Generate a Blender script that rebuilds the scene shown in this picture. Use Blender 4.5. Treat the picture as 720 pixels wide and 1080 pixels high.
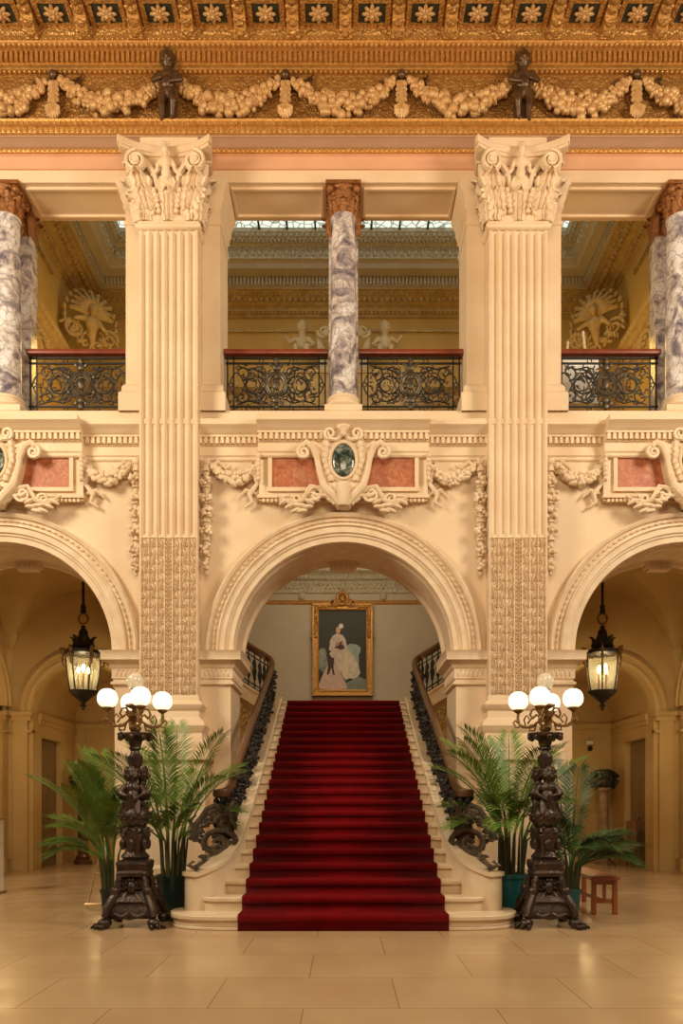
import bpy, math, random
import numpy as np
from mathutils import Vector, Matrix
R = random.Random(7)
PI = math.pi
sin, cos = math.sin, math.cos
for o in list(bpy.data.objects): bpy.data.objects.remove(o)
S = bpy.context.scene
C = S.collection

# ------------------------------------------------------------------ camera
cam = bpy.data.objects.new('camera', bpy.data.cameras.new('camera'))
C.objects.link(cam); S.camera = cam
cam.location = (0, 0, 1.4); cam.rotation_euler = (PI/2, 0, 0)
cam.data.sensor_fit = 'VERTICAL'; cam.data.sensor_height = 36; cam.data.sensor_width = 24
cam.data.lens = 28.0; cam.data.shift_y = 305/1080; cam.data.shift_x = -2/1080
cam.data.clip_end = 200

# ------------------------------------------------------------------ light
S.view_settings.view_transform = 'Standard'; S.view_settings.look = 'None'
S.view_settings.exposure = 0.0; S.view_settings.gamma = 1.0
S.view_settings.use_curve_mapping = False
W = bpy.data.worlds.new('world'); S.world = W; W.use_nodes = True
W.node_tree.nodes['Background'].inputs[0].default_value = (1.0, 0.72, 0.45, 1)
W.node_tree.nodes['Background'].inputs[1].default_value = 0.12

def light(name, kind, loc, energy, col, size=1.0, sizey=None, aim=None, spread=None):
    l = bpy.data.lights.new(name, kind); o = bpy.data.objects.new(name, l); C.objects.link(o)
    o.location = loc; l.energy = energy; l.color = col
    if kind == 'AREA':
        l.shape = 'RECTANGLE'; l.size = size; l.size_y = sizey or size
        if spread: l.spread = spread
    elif kind == 'POINT': l.shadow_soft_size = size
    if aim:
        o.rotation_euler = (Vector(aim)-Vector(loc)).to_track_quat('-Z', 'Y').to_euler()
    return o
# unseen hall lights: windows left and right, added frontal fill, cornice uplight
light('hall_window_left', 'AREA', (-8.8, 6.0, 9.0), 850, (1.0, .85, .63), 2.4, 3.4, (1.5, 12.3, 5.5))
light('hall_window_right', 'AREA', (8.8, 5.8, 9.0), 730, (1.0, .85, .65), 2.4, 3.4, (-1.5, 12.3, 5.5))
light('hall_front_fill', 'AREA', (0, 1.5, 8.0), 470, (1.0, .76, .50), 4, 3, (0, 12.3, 4))
light('hall_cornice_uplight', 'AREA', (0, 8.2, 8.5), 26, (1.0, .60, .26), 10, 1.0, (0, 12.2, 13.0), 1.6)
# added warm fills without fittings in the side vaults, stair hall and gallery
for sx in (-1, 1):
    light('passage_fill', 'POINT', (sx*5.27, 17.4, 2.0), 9, (1.0, .72, .34), .2)
    light('vault_fill', 'POINT', (sx*6.3, 14.6, 2.4), 12, (1.0, .70, .32), .3)
    light('gallery_warm_fill', 'POINT', (sx*4.2, 15.8, 10.0), 75, (1.0, .60, .14), .5)
    light('stair_side_fill', 'POINT', (sx*2.7, 14.2, 2.6), 20, (1.0, .62, .22), .3)
light('stair_landing_light', 'AREA', (0, 15.0, 6.7), 88, (1.0, .80, .50), 2.5, 1.5, (0, 17.6, 4.0))

# ------------------------------------------------------------------ materials
def mat(name, col, rough=.6, metal=0, var=None, vscale=3, bump=0, bscale=20, spec=.5, coord='POS', sheen=0, btype='NOISE', detail=4, emit=None, es=0, coat=0, alpha=None, trans=0):
    m = bpy.data.materials.new(name); m.use_nodes = True
    nt = m.node_tree; n = nt.nodes; L = nt.links
    b = n['Principled BSDF']
    b.inputs['Base Color'].default_value = (*col, 1); b.inputs['Roughness'].default_value = rough
    b.inputs['Metallic'].default_value = metal; b.inputs['Specular IOR Level'].default_value = spec
    if sheen: b.inputs['Sheen Weight'].default_value = sheen
    if coat: b.inputs['Coat Weight'].default_value = coat; b.inputs['Coat Roughness'].default_value = .1
    if emit: b.inputs['Emission Color'].default_value = (*emit, 1); b.inputs['Emission Strength'].default_value = es
    if trans: b.inputs['Transmission Weight'].default_value = trans
    if alpha is not None: b.inputs['Alpha'].default_value = alpha
    if coord == 'POS': vec = n.new('ShaderNodeNewGeometry').outputs['Position']
    else: vec = n.new('ShaderNodeTexCoord').outputs['Object']
    if var:
        t = n.new('ShaderNodeTexNoise'); t.inputs['Scale'].default_value = vscale; t.inputs['Detail'].default_value = detail
        L.new(vec, t.inputs['Vector'])
        r = n.new('ShaderNodeValToRGB'); r.color_ramp.elements[0].position = .3; r.color_ramp.elements[1].position = .7
        r.color_ramp.elements[0].color = (*col, 1); r.color_ramp.elements[1].color = (*var, 1)
        L.new(t.outputs['Fac'], r.inputs['Fac']); L.new(r.outputs['Color'], b.inputs['Base Color'])
    if bump:
        if btype == 'NOISE': t = n.new('ShaderNodeTexNoise'); t.inputs['Detail'].default_value = 5
        else: t = n.new('ShaderNodeTexVoronoi')
        t.inputs['Scale'].default_value = bscale; L.new(vec, t.inputs['Vector'])
        bp = n.new('ShaderNodeBump'); bp.inputs['Strength'].default_value = bump; bp.inputs['Distance'].default_value = .02
        L.new(t.outputs[0], bp.inputs['Height']); L.new(bp.outputs['Normal'], b.inputs['Normal'])
    return m

def marble(name, cols, scale=3, dist=2.5, rough=.2, veins=None):
    m = bpy.data.materials.new(name); m.use_nodes = True; nt = m.node_tree; n = nt.nodes; L = nt.links
    b = n['Principled BSDF']; b.inputs['Roughness'].default_value = rough
    g = n.new('ShaderNodeNewGeometry')
    t = n.new('ShaderNodeTexNoise'); t.inputs['Scale'].default_value = scale; t.inputs['Detail'].default_value = 7
    t.inputs['Distortion'].default_value = dist; t.inputs['Roughness'].default_value = .62
    L.new(g.outputs['Position'], t.inputs['Vector'])
    r = n.new('ShaderNodeValToRGB'); el = r.color_ramp.elements
    el[0].position, el[1].position = cols[0][0], cols[-1][0]
    el[0].color, el[1].color = (*cols[0][1], 1), (*cols[-1][1], 1)
    for p, c in cols[1:-1]:
        e = el.new(p); e.color = (*c, 1)
    L.new(t.outputs['Fac'], r.inputs['Fac'])
    out = r.outputs['Color']
    if veins:
        v = n.new('ShaderNodeTexVoronoi'); v.feature = 'DISTANCE_TO_EDGE'; v.inputs['Scale'].default_value = veins[1]
        mix = n.new('ShaderNodeMixRGB'); mix.blend_type = 'ADD'; mix.inputs[0].default_value = .25
        L.new(g.outputs['Position'], mix.inputs[1]); L.new(t.outputs['Color'], mix.inputs[2]); L.new(mix.outputs[0], v.inputs['Vector'])
        vr = n.new('ShaderNodeValToRGB'); vr.color_ramp.elements[0].position = 0; vr.color_ramp.elements[1].position = veins[2]
        vr.color_ramp.elements[0].color = (1, 1, 1, 1); vr.color_ramp.elements[1].color = (0, 0, 0, 1)
        L.new(v.outputs['Distance'], vr.inputs['Fac'])
        mm = n.new('ShaderNodeMixRGB'); L.new(vr.outputs['Color'], mm.inputs[0]); L.new(out, mm.inputs[1]); mm.inputs[2].default_value = (*veins[0], 1)
        out = mm.outputs[0]
    L.new(out, b.inputs['Base Color'])
    return m

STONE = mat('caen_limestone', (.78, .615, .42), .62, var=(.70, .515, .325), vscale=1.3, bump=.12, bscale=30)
STONE2 = mat('limestone_carving', (.78, .62, .43), .6, var=(.68, .50, .32), vscale=6, bump=.2, bscale=45)
STEP = mat('stair_limestone', (.74, .60, .42), .38, var=(.66, .50, .32), vscale=4, bump=.05)
OCHRE = mat('ochre_painted_stone', (.47, .30, .075), .65, var=(.41, .25, .055), vscale=1.5, bump=.12, bscale=25)
OCHRE2 = mat('ochre_carving', (.48, .34, .14), .6, var=(.34, .22, .08), vscale=8, bump=.4, bscale=30)
GREIGE = mat('grey_stone_wall', (.50, .44, .34), .6, var=(.44, .385, .30), vscale=2.0, bump=.08, bscale=20)
GREYORN = mat('grey_gilt_carving', (.42, .38, .28), .5, var=(.55, .50, .38), vscale=14, bump=.8, bscale=24, btype='V')
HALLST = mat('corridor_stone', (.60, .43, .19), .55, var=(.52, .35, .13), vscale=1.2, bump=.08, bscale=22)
GOLD = mat('gilt_moulding', (.62, .34, .10), .45, .5, var=(.44, .21, .05), vscale=18, bump=.35, bscale=40)
GOLDORN = mat('gilt_carved_ornament', (.66, .37, .11), .45, .5, var=(.34, .16, .04), vscale=26, bump=.9, bscale=26, btype='V')
GOLDSCALE = mat('gilt_fish_scale_ground', (.40, .20, .05), .5, .45, var=(.28, .13, .03), vscale=12, bump=.9, bscale=22, btype='V')
CREAMGOLD = mat('pale_gilt_fruit', (.66, .44, .21), .45, .25, var=(.50, .26, .08), vscale=20, bump=.3, bscale=50)
SALMON = mat('salmon_painted_band', (.70, .40, .24), .55, var=(.64, .35, .20), vscale=2)
MAUVE = mat('mauve_painted_cove', (.52, .33, .22), .6, var=(.47, .29, .19), vscale=2)
BRONZE = mat('dark_bronze', (.075, .047, .033), .33, .55, var=(.035, .024, .02), vscale=9, bump=.35, bscale=38)
BRASS = mat('aged_brass', (.36, .21, .08), .4, .6, var=(.16, .09, .035), vscale=18)
BROWNB = mat('brown_patinated_figure', (.13, .07, .03), .38, .4, var=(.07, .035, .015), vscale=10)
IRON = mat('black_wrought_iron', (.018, .016, .014), .5, .3, var=(.03, .025, .018), vscale=20)
IRONG = mat('gilt_and_black_iron_ornament', (.045, .042, .036), .42, .55, var=(.15, .11, .06), vscale=16)
WOODR = mat('red_mahogany_rail', (.24, .045, .014), .3, var=(.17, .03, .010), vscale=6, coat=.3)
WOODB = mat('brown_walnut_handrail', (.12, .050, .018), .33, var=(.08, .032, .012), vscale=6, coat=.2)
BENCHW = mat('orange_stained_wood', (.36, .10, .025), .35, var=(.27, .065, .015), vscale=8, coat=.2)
CARPET = mat('crimson_velvet_carpet', (.15, .0008, .0026), .95, sheen=.03, var=(.11, .0006, .002), vscale=5, bump=.15, bscale=180, spec=.1)
LEAF = mat('palm_green', (.18, .29, .035), .45, var=(.055, .13, .018), vscale=5)
LEAF2 = mat('palm_dark_green', (.07, .15, .035), .45, var=(.03, .08, .022), vscale=5)
IVY = mat('dark_ivy', (.014, .018, .008), .6, var=(.03, .03, .015), vscale=9)
STEM = mat('palm_stem', (.085, .095, .03), .55, var=(.05, .05, .02), vscale=12)
TEAL = mat('teal_plastic_pot', (.012, .105, .115), .32)
DKPOT = mat('black_green_pot', (.008, .022, .018), .35)
SOIL = mat('potting_soil', (.03, .02, .012), .95)
GLOBE = mat('lit_opal_globe', (1, .95, .85), .3, emit=(1, .84, .60), es=1.25)
GLOBEOFF = mat('unlit_opal_globe', (.62, .54, .40), .15, var=(.55, .46, .32), vscale=20, emit=(1, .8, .5), es=.12)
BULB = mat('candle_bulb', (1, .9, .6), .3, emit=(1, .78, .40), es=45)
PANE = mat('pale_lantern_glass', (.82, .80, .62), .12, alpha=.22, spec=.8, bump=.5, bscale=26)
ACRYL = mat('clear_acrylic', (.75, .72, .62), .05, alpha=.28, spec=.9)
OVALG = marble('green_grey_marble', [(.35, (.012, .02, .014)), (.5, (.07, .09, .07)), (.62, (.30, .31, .25))], 7, 2, .12)
REDM = marble('red_marble', [(.3, (.30, .07, .022)), (.5, (.42, .12, .045)), (.66, (.50, .18, .08))], 7, 1.5, .5, ((.62, .36, .20), 3, .012))
COLM = marble('breccia_marble', [(.36, (.13, .11, .13)), (.45, (.40, .34, .33)), (.50, (.60, .52, .46)), (.58, (.72, .68, .66)), (.75, (.78, .76, .76))], 3.2, 1.2, .22, ((.26, .22, .24), 7.0, .05))
PINKM = marble('pink_marble', [(.35, (.22, .13, .08)), (.65, (.42, .27, .17))], 6, 2, .3)
RUST = mat('rust_gilt_capital', (.36, .15, .045), .45, .4, var=(.22, .08, .02), vscale=14, bump=.7, bscale=30)
DARKP = mat('dark_green_coffer', (.03, .035, .022), .5)
CANVAS = mat('painting_dark_ground', (.007, .008, .006), .55, var=(.016, .016, .012), vscale=3)
WHITE = mat('white_board', (.75, .73, .68), .5)
def flatm(n, c, v=None): return mat(n, c, .6, var=v, vscale=9)

def skymat():
    m = bpy.data.materials.new('leaded_skylight_glass'); m.use_nodes = True; nt = m.node_tree; n = nt.nodes; L = nt.links
    b = n['Principled BSDF']; g = n.new('ShaderNodeNewGeometry')
    v = n.new('ShaderNodeTexVoronoi'); v.feature = 'DISTANCE_TO_EDGE'; v.inputs['Scale'].default_value = 5.5
    L.new(g.outputs['Position'], v.inputs['Vector'])
    r = n.new('ShaderNodeValToRGB'); r.color_ramp.elements[0].position = .03; r.color_ramp.elements[1].position = .08
    r.color_ramp.elements[0].color = (.20, .24, .20, 1); r.color_ramp.elements[1].color = (.80, .92, .84, 1)
    L.new(v.outputs['Distance'], r.inputs['Fac']); L.new(r.outputs['Color'], b.inputs['Base Color'])
    L.new(r.outputs['Color'], b.inputs['Emission Color']); b.inputs['Emission Strength'].default_value = .95
    return m
SKY = skymat()

def floormat():
    m = bpy.data.materials.new('polished_limestone_floor'); m.use_nodes = True; nt = m.node_tree; n = nt.nodes; L = nt.links
    b = n['Principled BSDF']; g = n.new('ShaderNodeNewGeometry')
    br = n.new('ShaderNodeTexBrick'); br.inputs['Scale'].default_value = 1
    mp = n.new('ShaderNodeMapping'); mp.inputs['Location'].default_value = (.27, .26, 0)
    L.new(g.outputs['Position'], mp.inputs['Vector']); L.new(mp.outputs[0], br.inputs['Vector'])
    br.inputs['Brick Width'].default_value = 1.3; br.inputs['Row Height'].default_value = .94
    br.inputs['Mortar Size'].default_value = .005; br.inputs['Mortar Smooth'].default_value = .3
    br.inputs['Color1'].default_value = (.53, .375, .21, 1); br.inputs['Color2'].default_value = (.48, .325, .175, 1)
    br.inputs['Mortar'].default_value = (.30, .19, .10, 1)
    t = n.new('ShaderNodeTexNoise'); t.inputs['Scale'].default_value = 1.2; t.inputs['Detail'].default_value = 6
    L.new(g.outputs['Position'], t.inputs['Vector'])
    mx = n.new('ShaderNodeMixRGB'); mx.blend_type = 'MULTIPLY'; mx.inputs[0].default_value = .55
    r = n.new('ShaderNodeValToRGB'); r.color_ramp.elements[0].position = .35; r.color_ramp.elements[1].position = .65
    r.color_ramp.elements[0].color = (.82, .76, .68, 1); r.color_ramp.elements[1].color = (1, 1, 1, 1)
    L.new(t.outputs['Fac'], r.inputs['Fac']); L.new(br.outputs['Color'], mx.inputs[1]); L.new(r.outputs['Color'], mx.inputs[2])
    L.new(mx.outputs[0], b.inputs['Base Color']); b.inputs['Roughness'].default_value = .26
    b.inputs['Specular IOR Level'].default_value = .55
    t2 = n.new('ShaderNodeTexNoise'); t2.inputs['Scale'].default_value = 2.5; L.new(g.outputs['Position'], t2.inputs['Vector'])
    rr = n.new('ShaderNodeMapRange'); rr.inputs['To Min'].default_value = .12; rr.inputs['To Max'].default_value = .32
    L.new(t2.outputs['Fac'], rr.inputs['Value']); L.new(rr.outputs[0], b.inputs['Roughness'])
    return m
FLOOR = floormat()

# ------------------------------------------------------------------ mesh builder
def P(px, py, Y):
    return ((px-362)/840*Y, Y, 1.4+(845-py)/840*Y)
class MB:
    def __init__(s, xf=None): s.v = []; s.f = []; s.xf = xf
    def add(s, vs, fs):
        k = len(s.v)
        if s.xf: vs = [s.xf(*p) for p in vs]
        s.v.extend([tuple(p) for p in vs]); s.f.extend([tuple(i+k for i in f) for f in fs]); return s
    def box(s, x0, x1, y0, y1, z0, z1, rot=0, c=None):
        vs = [(x, y, z) for z in (z0, z1) for y in (y0, y1) for x in (x0, x1)]
        if rot:
            cx, cy = c or ((x0+x1)/2, (y0+y1)/2)
            vs = [(cx+(x-cx)*cos(rot)-(y-cy)*sin(rot), cy+(x-cx)*sin(rot)+(y-cy)*cos(rot), z) for x, y, z in vs]
        return s.add(vs, [(0, 2, 3, 1), (4, 5, 7, 6), (0, 1, 5, 4), (2, 6, 7, 3), (0, 4, 6, 2), (1, 3, 7, 5)])
    def lathe(s, prof, cx=0, cy=0, cz=0, n=20, sq=0, rot=0, flute=0, fn=0):
        vs = []; m = len(prof)
        for r, z in prof:
            for i in range(n):
                a = 2*PI*i/n
                rr = r
                if sq: rr = r/max(abs(cos(a)), abs(sin(a)))**sq
                if flute: rr *= 1+flute*cos(fn*a)
                vs.append((cx+rr*cos(a+rot), cy+rr*sin(a+rot), cz+z))
        fs = [(j*n+i, j*n+(i+1) % n, (j+1)*n+(i+1) % n, (j+1)*n+i) for j in range(m-1) for i in range(n)]
        fs.append(tuple(range(n-1, -1, -1))); fs.append(tuple((m-1)*n+i for i in range(n)))
        return s.add(vs, fs)
    def ball(s, c, r, n=8, m=5, rz=0, rx=0):
        if not hasattr(r, '__len__'): r = (r, r, r)
        vs = [(0, 0, -1)]
        for j in range(1, m):
            a = -PI/2+PI*j/m
            for i in range(n): vs.append((cos(a)*cos(2*PI*i/n), cos(a)*sin(2*PI*i/n), sin(a)))
        vs.append((0, 0, 1)); out = []
        for x, y, z in vs:
            x, y, z = x*r[0], y*r[1], z*r[2]
            if rx: x, z = x*cos(rx)-z*sin(rx), x*sin(rx)+z*cos(rx)
            if rz: x, y = x*cos(rz)-y*sin(rz), x*sin(rz)+y*cos(rz)
            out.append((c[0]+x, c[1]+y, c[2]+z))
        fs = [(0, 1+(i+1) % n, 1+i) for i in range(n)]
        for j in range(m-2):
            for i in range(n):
                a = 1+j*n; fs.append((a+i, a+(i+1) % n, a+n+(i+1) % n, a+n+i))
        k = 1+(m-2)*n; e = len(vs)-1
        fs += [(k+i, k+(i+1) % n, e) for i in range(n)]
        return s.add(out, fs)
    def tube(s, pts, r, n=6, cap=True):
        pts = [Vector(p) for p in pts]; m = len(pts)
        rs = r if hasattr(r, '__len__') else [r]*m
        vs = []; up = None
        for i, p in enumerate(pts):
            t = (pts[min(i+1, m-1)]-pts[max(i-1, 0)])
            if t.length < 1e-9: t = Vector((0, 0, 1))
            t.normalize()
            if up is None: up = Vector((0, 1, 0)) if abs(t.y) < .9 else Vector((1, 0, 0))
            a = (up-t*up.dot(t)); a.normalize(); up = a; b = t.cross(a)
            for k in range(n):
                w = 2*PI*k/n; vs.append(p+(a*cos(w)+b*sin(w))*rs[i])
        fs = [(j*n+k, j*n+(k+1) % n, (j+1)*n+(k+1) % n, (j+1)*n+k) for j in range(m-1) for k in range(n)]
        if cap: fs += [tuple(range(n-1, -1, -1)), tuple((m-1)*n+k for k in range(n))]
        return s.add([tuple(v) for v in vs], fs)
    def spiral(s, cx, cz, r0, r1, a0, turns, y, rad, n=5, seg=18, flip=1):
        pts = []
        for i in range(seg+1):
            t = i/seg; a = a0+flip*turns*2*PI*t; r = r0+(r1-r0)*t
            pts.append((cx+r*cos(a), y, cz+r*sin(a)))
        return s.tube(pts, [rad*(1-.35*i/seg) for i in range(seg+1)], n)
    def extr(s, prof, x0, x1):          # profile [(y,z)] extruded along x
        m = len(prof); vs = [(x0, y, z) for y, z in prof]+[(x1, y, z) for y, z in prof]
        fs = [(i, (i+1) % m, m+(i+1) % m, m+i) for i in range(m)]
        fs += [tuple(range(m-1, -1, -1)), tuple(range(m, 2*m))]
        return s.add(vs, fs)
    def prism(s, poly, y0, y1, plane='XZ'):  # polygon extruded (XZ -> along y, XY -> along z)
        m = len(poly)
        if plane == 'XZ': vs = [(x, y0, z) for x, z in poly]+[(x, y1, z) for x, z in poly]
        elif plane == 'XY': vs = [(x, y, y0) for x, y in poly]+[(x, y, y1) for x, y in poly]
        fs = [(i, (i+1) % m, m+(i+1) % m, m+i) for i in range(m)]+[tuple(range(m-1, -1, -1)), tuple(range(m, 2*m))]
        return s.add(vs, fs)
    def arc(s, prof, cx, zc, a0=0, a1=PI, n=48, plane='XZ', x0=0):   # prof [(r, depth)] open strip swept round an arch
        m = len(prof); vs = []
        for i in range(n+1):
            a = a0+(a1-a0)*i/n
            for r, d in prof:
                if plane == 'XZ': vs.append((cx+r*cos(a), d, zc+r*sin(a)))
                else: vs.append((d, cx+r*cos(a), zc+r*sin(a)))
        fs = [(i*m+j, i*m+j+1, (i+1)*m+j+1, (i+1)*m+j) for i in range(n) for j in range(m-1)]
        return s.add(vs, fs)
    def plan(s, path, prof):  # prof [(offset to the left of path, z)] swept in plan with mitres
        m = len(prof); k = len(path); vs = []
        for i, p in enumerate(path):
            p = Vector(p)
            d0 = (p-Vector(path[i-1])).normalized() if i else None
            d1 = (Vector(path[i+1])-p).normalized() if i < k-1 else None
            d0 = d0 or d1; d1 = d1 or d0
            n0 = Vector((-d0.y, d0.x)); n1 = Vector((-d1.y, d1.x)); nn = (n0+n1).normalized(); nn /= max(.2, nn.dot(n0))
            for o, z in prof: vs.append((p.x+nn.x*o, p.y+nn.y*o, z))
        fs = [(i*m+j, i*m+j+1, (i+1)*m+j+1, (i+1)*m+j) for i in range(k-1) for j in range(m-1)]
        return s.add(vs, fs)
    def planout(s, path, prof): return s.plan(path, [(-o+.002, z) for o, z in prof])
    def leaf(s, base, h, w, out=(0, -1), curl=.5, bulge=.12, ns=9, nt=7, lobes=3, thick=True):
        ox, oy = out; q = math.hypot(ox, oy); ox /= q; oy /= q; tx, ty = -oy, ox
        vs = []
        for i in range(ns):
            t = i/(ns-1)
            ang = curl*3.2*max(0, t-.55)/.45
            zz = h*(min(t, .62)+(.38*sin(min(ang, PI))/max(curl*1.6, .3) if t > .62 else 0)) if False else h*(t if t < .7 else .7+.3*sin((t-.7)/.3*PI*.75)*.95)
            oo = bulge*h*(sin(t*PI*.6)*.5)+(curl*h*((t-.6)/.4)**2*.55 if t > .6 else 0)
            ww = w*(.42+.58*sin(PI*min(1, t*.8+.12)))*(1+.20*cos(t*lobes*2*PI))*(1 if t < .9 else .5)
            for j in range(nt):
                u = -1+2*j/(nt-1)
                d = oo-.22*w*u*u+.065*w*cos(u*5*PI)*(1 if nt > 9 else .7)
                vs.append((base[0]+ox*d+tx*ww*.5*u, base[1]+oy*d+ty*ww*.5*u, base[2]+zz-abs(u)*.10*h*(t if t > .5 else 0)))
        fs = [(i*nt+j, i*nt+j+1, (i+1)*nt+j+1, (i+1)*nt+j) for i in range(ns-1) for j in range(nt-1)]
        return s.add(vs, fs)
    def hf(s, x0, x1, z0, z1, y, nx, nz, fn):  # carved relief: height field facing -y
        vs = []
        for j in range(nz+1):
            for i in range(nx+1):
                x = x0+(x1-x0)*i/nx; z = z0+(z1-z0)*j/nz
                vs.append((x, y-fn(x, z), z))
        fs = [(j*(nx+1)+i, j*(nx+1)+i+1, (j+1)*(nx+1)+i+1, (j+1)*(nx+1)+i) for j in range(nz) for i in range(nx)]
        return s.add(vs, fs)
    def build(s, name, m, parent=None, kind=None, label=None, cat=None, group=None, mods=(), ang=38, plabel=None, local=False):
        me = bpy.data.meshes.new(name)
        v = s.v; org = (0, 0, 0)
        if parent is not None and not local:
            L0 = parent.get('_w', tuple(parent.location)) if False else WL.get(parent.name, tuple(parent.location))
            v = [(a-L0[0], b-L0[1], c-L0[2]) for a, b, c in v]
        elif parent is None and kind != 'structure':
            a = np.array(v); org = ((a[:, 0].min()+a[:, 0].max())/2, (a[:, 1].min()+a[:, 1].max())/2, a[:, 2].min())
            v = [(p[0]-org[0], p[1]-org[1], p[2]-org[2]) for p in v]
        me.from_pydata(v, [], s.f); me.update()
        import bmesh
        bm = bmesh.new(); bm.from_mesh(me); bmesh.ops.recalc_face_normals(bm, faces=bm.faces); bm.to_mesh(me); bm.free()
        me.polygons.foreach_set('use_smooth', [True]*len(me.polygons)); me.set_sharp_from_angle(angle=math.radians(ang))
        me.materials.append(m)
        o = bpy.data.objects.new(name, me); C.objects.link(o); o.location = org
        if parent is not None:
            o.parent = parent
            WL[o.name] = WL.get(parent.name, tuple(parent.location))
        for k, x in (('kind', kind), ('label', label), ('category', cat), ('group', group)):
            if x: o[k] = x
        if plabel: o['label'] = plabel
        for md in mods:
            if md[0] == 'BEVEL':
                b = o.modifiers.new('bevel', 'BEVEL'); b.width = md[1]; b.segments = 2; b.limit_method = 'ANGLE'
            if md[0] == 'SOLID':
                b = o.modifiers.new('solid', 'SOLIDIFY'); b.thickness = md[1]; b.offset = md[2] if len(md) > 2 else 0
            if md[0] == 'REMESH':
                b = o.modifiers.new('remesh', 'REMESH'); b.mode = 'VOXEL'; b.voxel_size = md[1]; b.use_smooth_shade = True
            if md[0] == 'SMOOTH':
                b = o.modifiers.new('smooth', 'SMOOTH'); b.iterations = md[1]; b.factor = .6
        return o
WL = {}
def thing(name, label, cat, loc=(0, 0, 0), rz=0, group=None):
    o = bpy.data.objects.new(name, None); C.objects.link(o); o.location = loc; o.rotation_euler = (0, 0, rz)
    o['label'] = label; o['category'] = cat; o.empty_display_size = .2
    if group: o['group'] = group
    return o
def dup(o, loc=None, rz=None, label=None, group=None, parent=None, mirror=False):
    c = o.copy(); C.objects.link(c)
    if parent: c.parent = parent
    if loc is not None: c.location = loc
    if rz is not None: c.rotation_euler = (0, 0, rz)
    if label: c['label'] = label
    if group: c['group'] = group
    for ch in o.children: dup(ch, parent=c)
    if mirror: c.scale = (-1, 1, 1)
    return c
def struct(name, mb, m, **k): return mb.build(name, m, kind='structure', **k)

BAY = 5.27
YW = 12.3          # face of the arcade wall
YB = 13.4          # its back
# ================================================================== SETTING
struct('floor', MB().box(-9.5, 9.5, -2, 19, -.1, 0), FLOOR)

# arcade wall with three round openings
ZS = 3.70; RO = 1.74
w = MB(); N = 40
for c in (-BAY, 0, BAY):
    for i in range(N):
        a0 = PI*(1-i/N); a1 = PI*(1-(i+1)/N)
        xa, za, xb, zb = c+RO*cos(a0), ZS+RO*sin(a0), c+RO*cos(a1), ZS+RO*sin(a1)
        w.prism([(xa, za), (xb, zb), (xb, 7.0), (xa, 7.0)], YW, YB)
for c in (-1.5*BAY, -.5*BAY, .5*BAY, 1.5*BAY):
    w.box(c-BAY/2+RO, c+BAY/2-RO, YW, YB, 0, 7.0)
w.box(-1.5*BAY-BAY/2+RO-.6, 1.5*BAY+BAY/2-RO+.6, YW, YB, 7.0, 7.42)
struct('wall_arcade', w, STONE)

# archivolts, ring of carved ornament, inner panelled soffit
for k, c in enumerate((-BAY, 0, BAY)):
    m = MB().arc([(2.13, 12.30), (2.13, 12.20), (2.10, 12.17), (2.06, 12.19), (2.05, 12.235), (1.955, 12.235), (1.95, 12.20), (1.93, 12.19), (1.915, 12.22),
                  (1.83, 12.225), (1.82, 12.25), (1.79, 12.255), (1.775, 12.275), (1.70, 12.28), (1.685, 12.33), (1.72, 12.36), (1.72, 12.52), (1.69, 12.55), (1.69, 13.15), (1.72, 13.18),
                  (1.72, 13.3), (1.66, 13.33), (1.66, 13.42), (1.8, 13.43)], c, ZS, n=64)
    n = 62
    for i in range(n):
        a = PI*(i+.5)/n
        m.ball((c+2.003*cos(a), 12.225, ZS+2.003*sin(a)), (.022, .035, .040), 6, 4, rx=a)
        m.ball((c+2.003*cos(a+PI/n/2), 12.228, ZS+2.003*sin(a+PI/n/2)), (.010, .02, .040), 5, 4, rx=a)
    m.box(c-.22, c+.22, 13.30, 13.45, ZS+1.60, ZS+1.69); m.box(c-.17, c+.17, 13.28, 13.45, ZS+1.56, ZS+1.61)
    for i in range(5): m.ball((c-.16+.08*i, 13.29, ZS+1.61), (.04, .03, .05), 6, 4)
    struct('trim_%d' % (k+1), m, STONE2)

# imposts on the arch piers
t = 4
for c in (-1.5*BAY, -.5*BAY, .5*BAY, 1.5*BAY):
    h = BAY/2-RO
    m = MB()
    pth = [(c+h, YB), (c+h, YW), (c-h, YW), (c-h, YB)]
    m.planout(pth, [(0, 3.18), (-.05, 3.20), (-.05, 3.235), (-.015, 3.25), (-.015, 3.28), (-.035, 3.29), (-.035, 3.44), (-.06, 3.46), (-.07, 3.50), (-.13, 3.54), (-.17, 3.56), (-.17, 3.66), (-.20, 3.70), (0, 3.71)])
    n = 26
    for i in range(n):
        x = c-h+2*h*(i+.5)/n
        if abs(x-c) < .46: continue
        m.ball((x, YW-.036, 3.365), (.022, .018, .055), 6, 4)
        m.ball((x+h/n, YW-.036, 3.42), (.015, .018, .02), 5, 4)
    for sx in (-1, 1):
        for i in range(16): m.ball((c+sx*(h+.036), YW+.06+i*.066, 3.365), (.018, .022, .055), 6, 4)
    struct('trim_%d' % t, m, STONE2); t += 1

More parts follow.
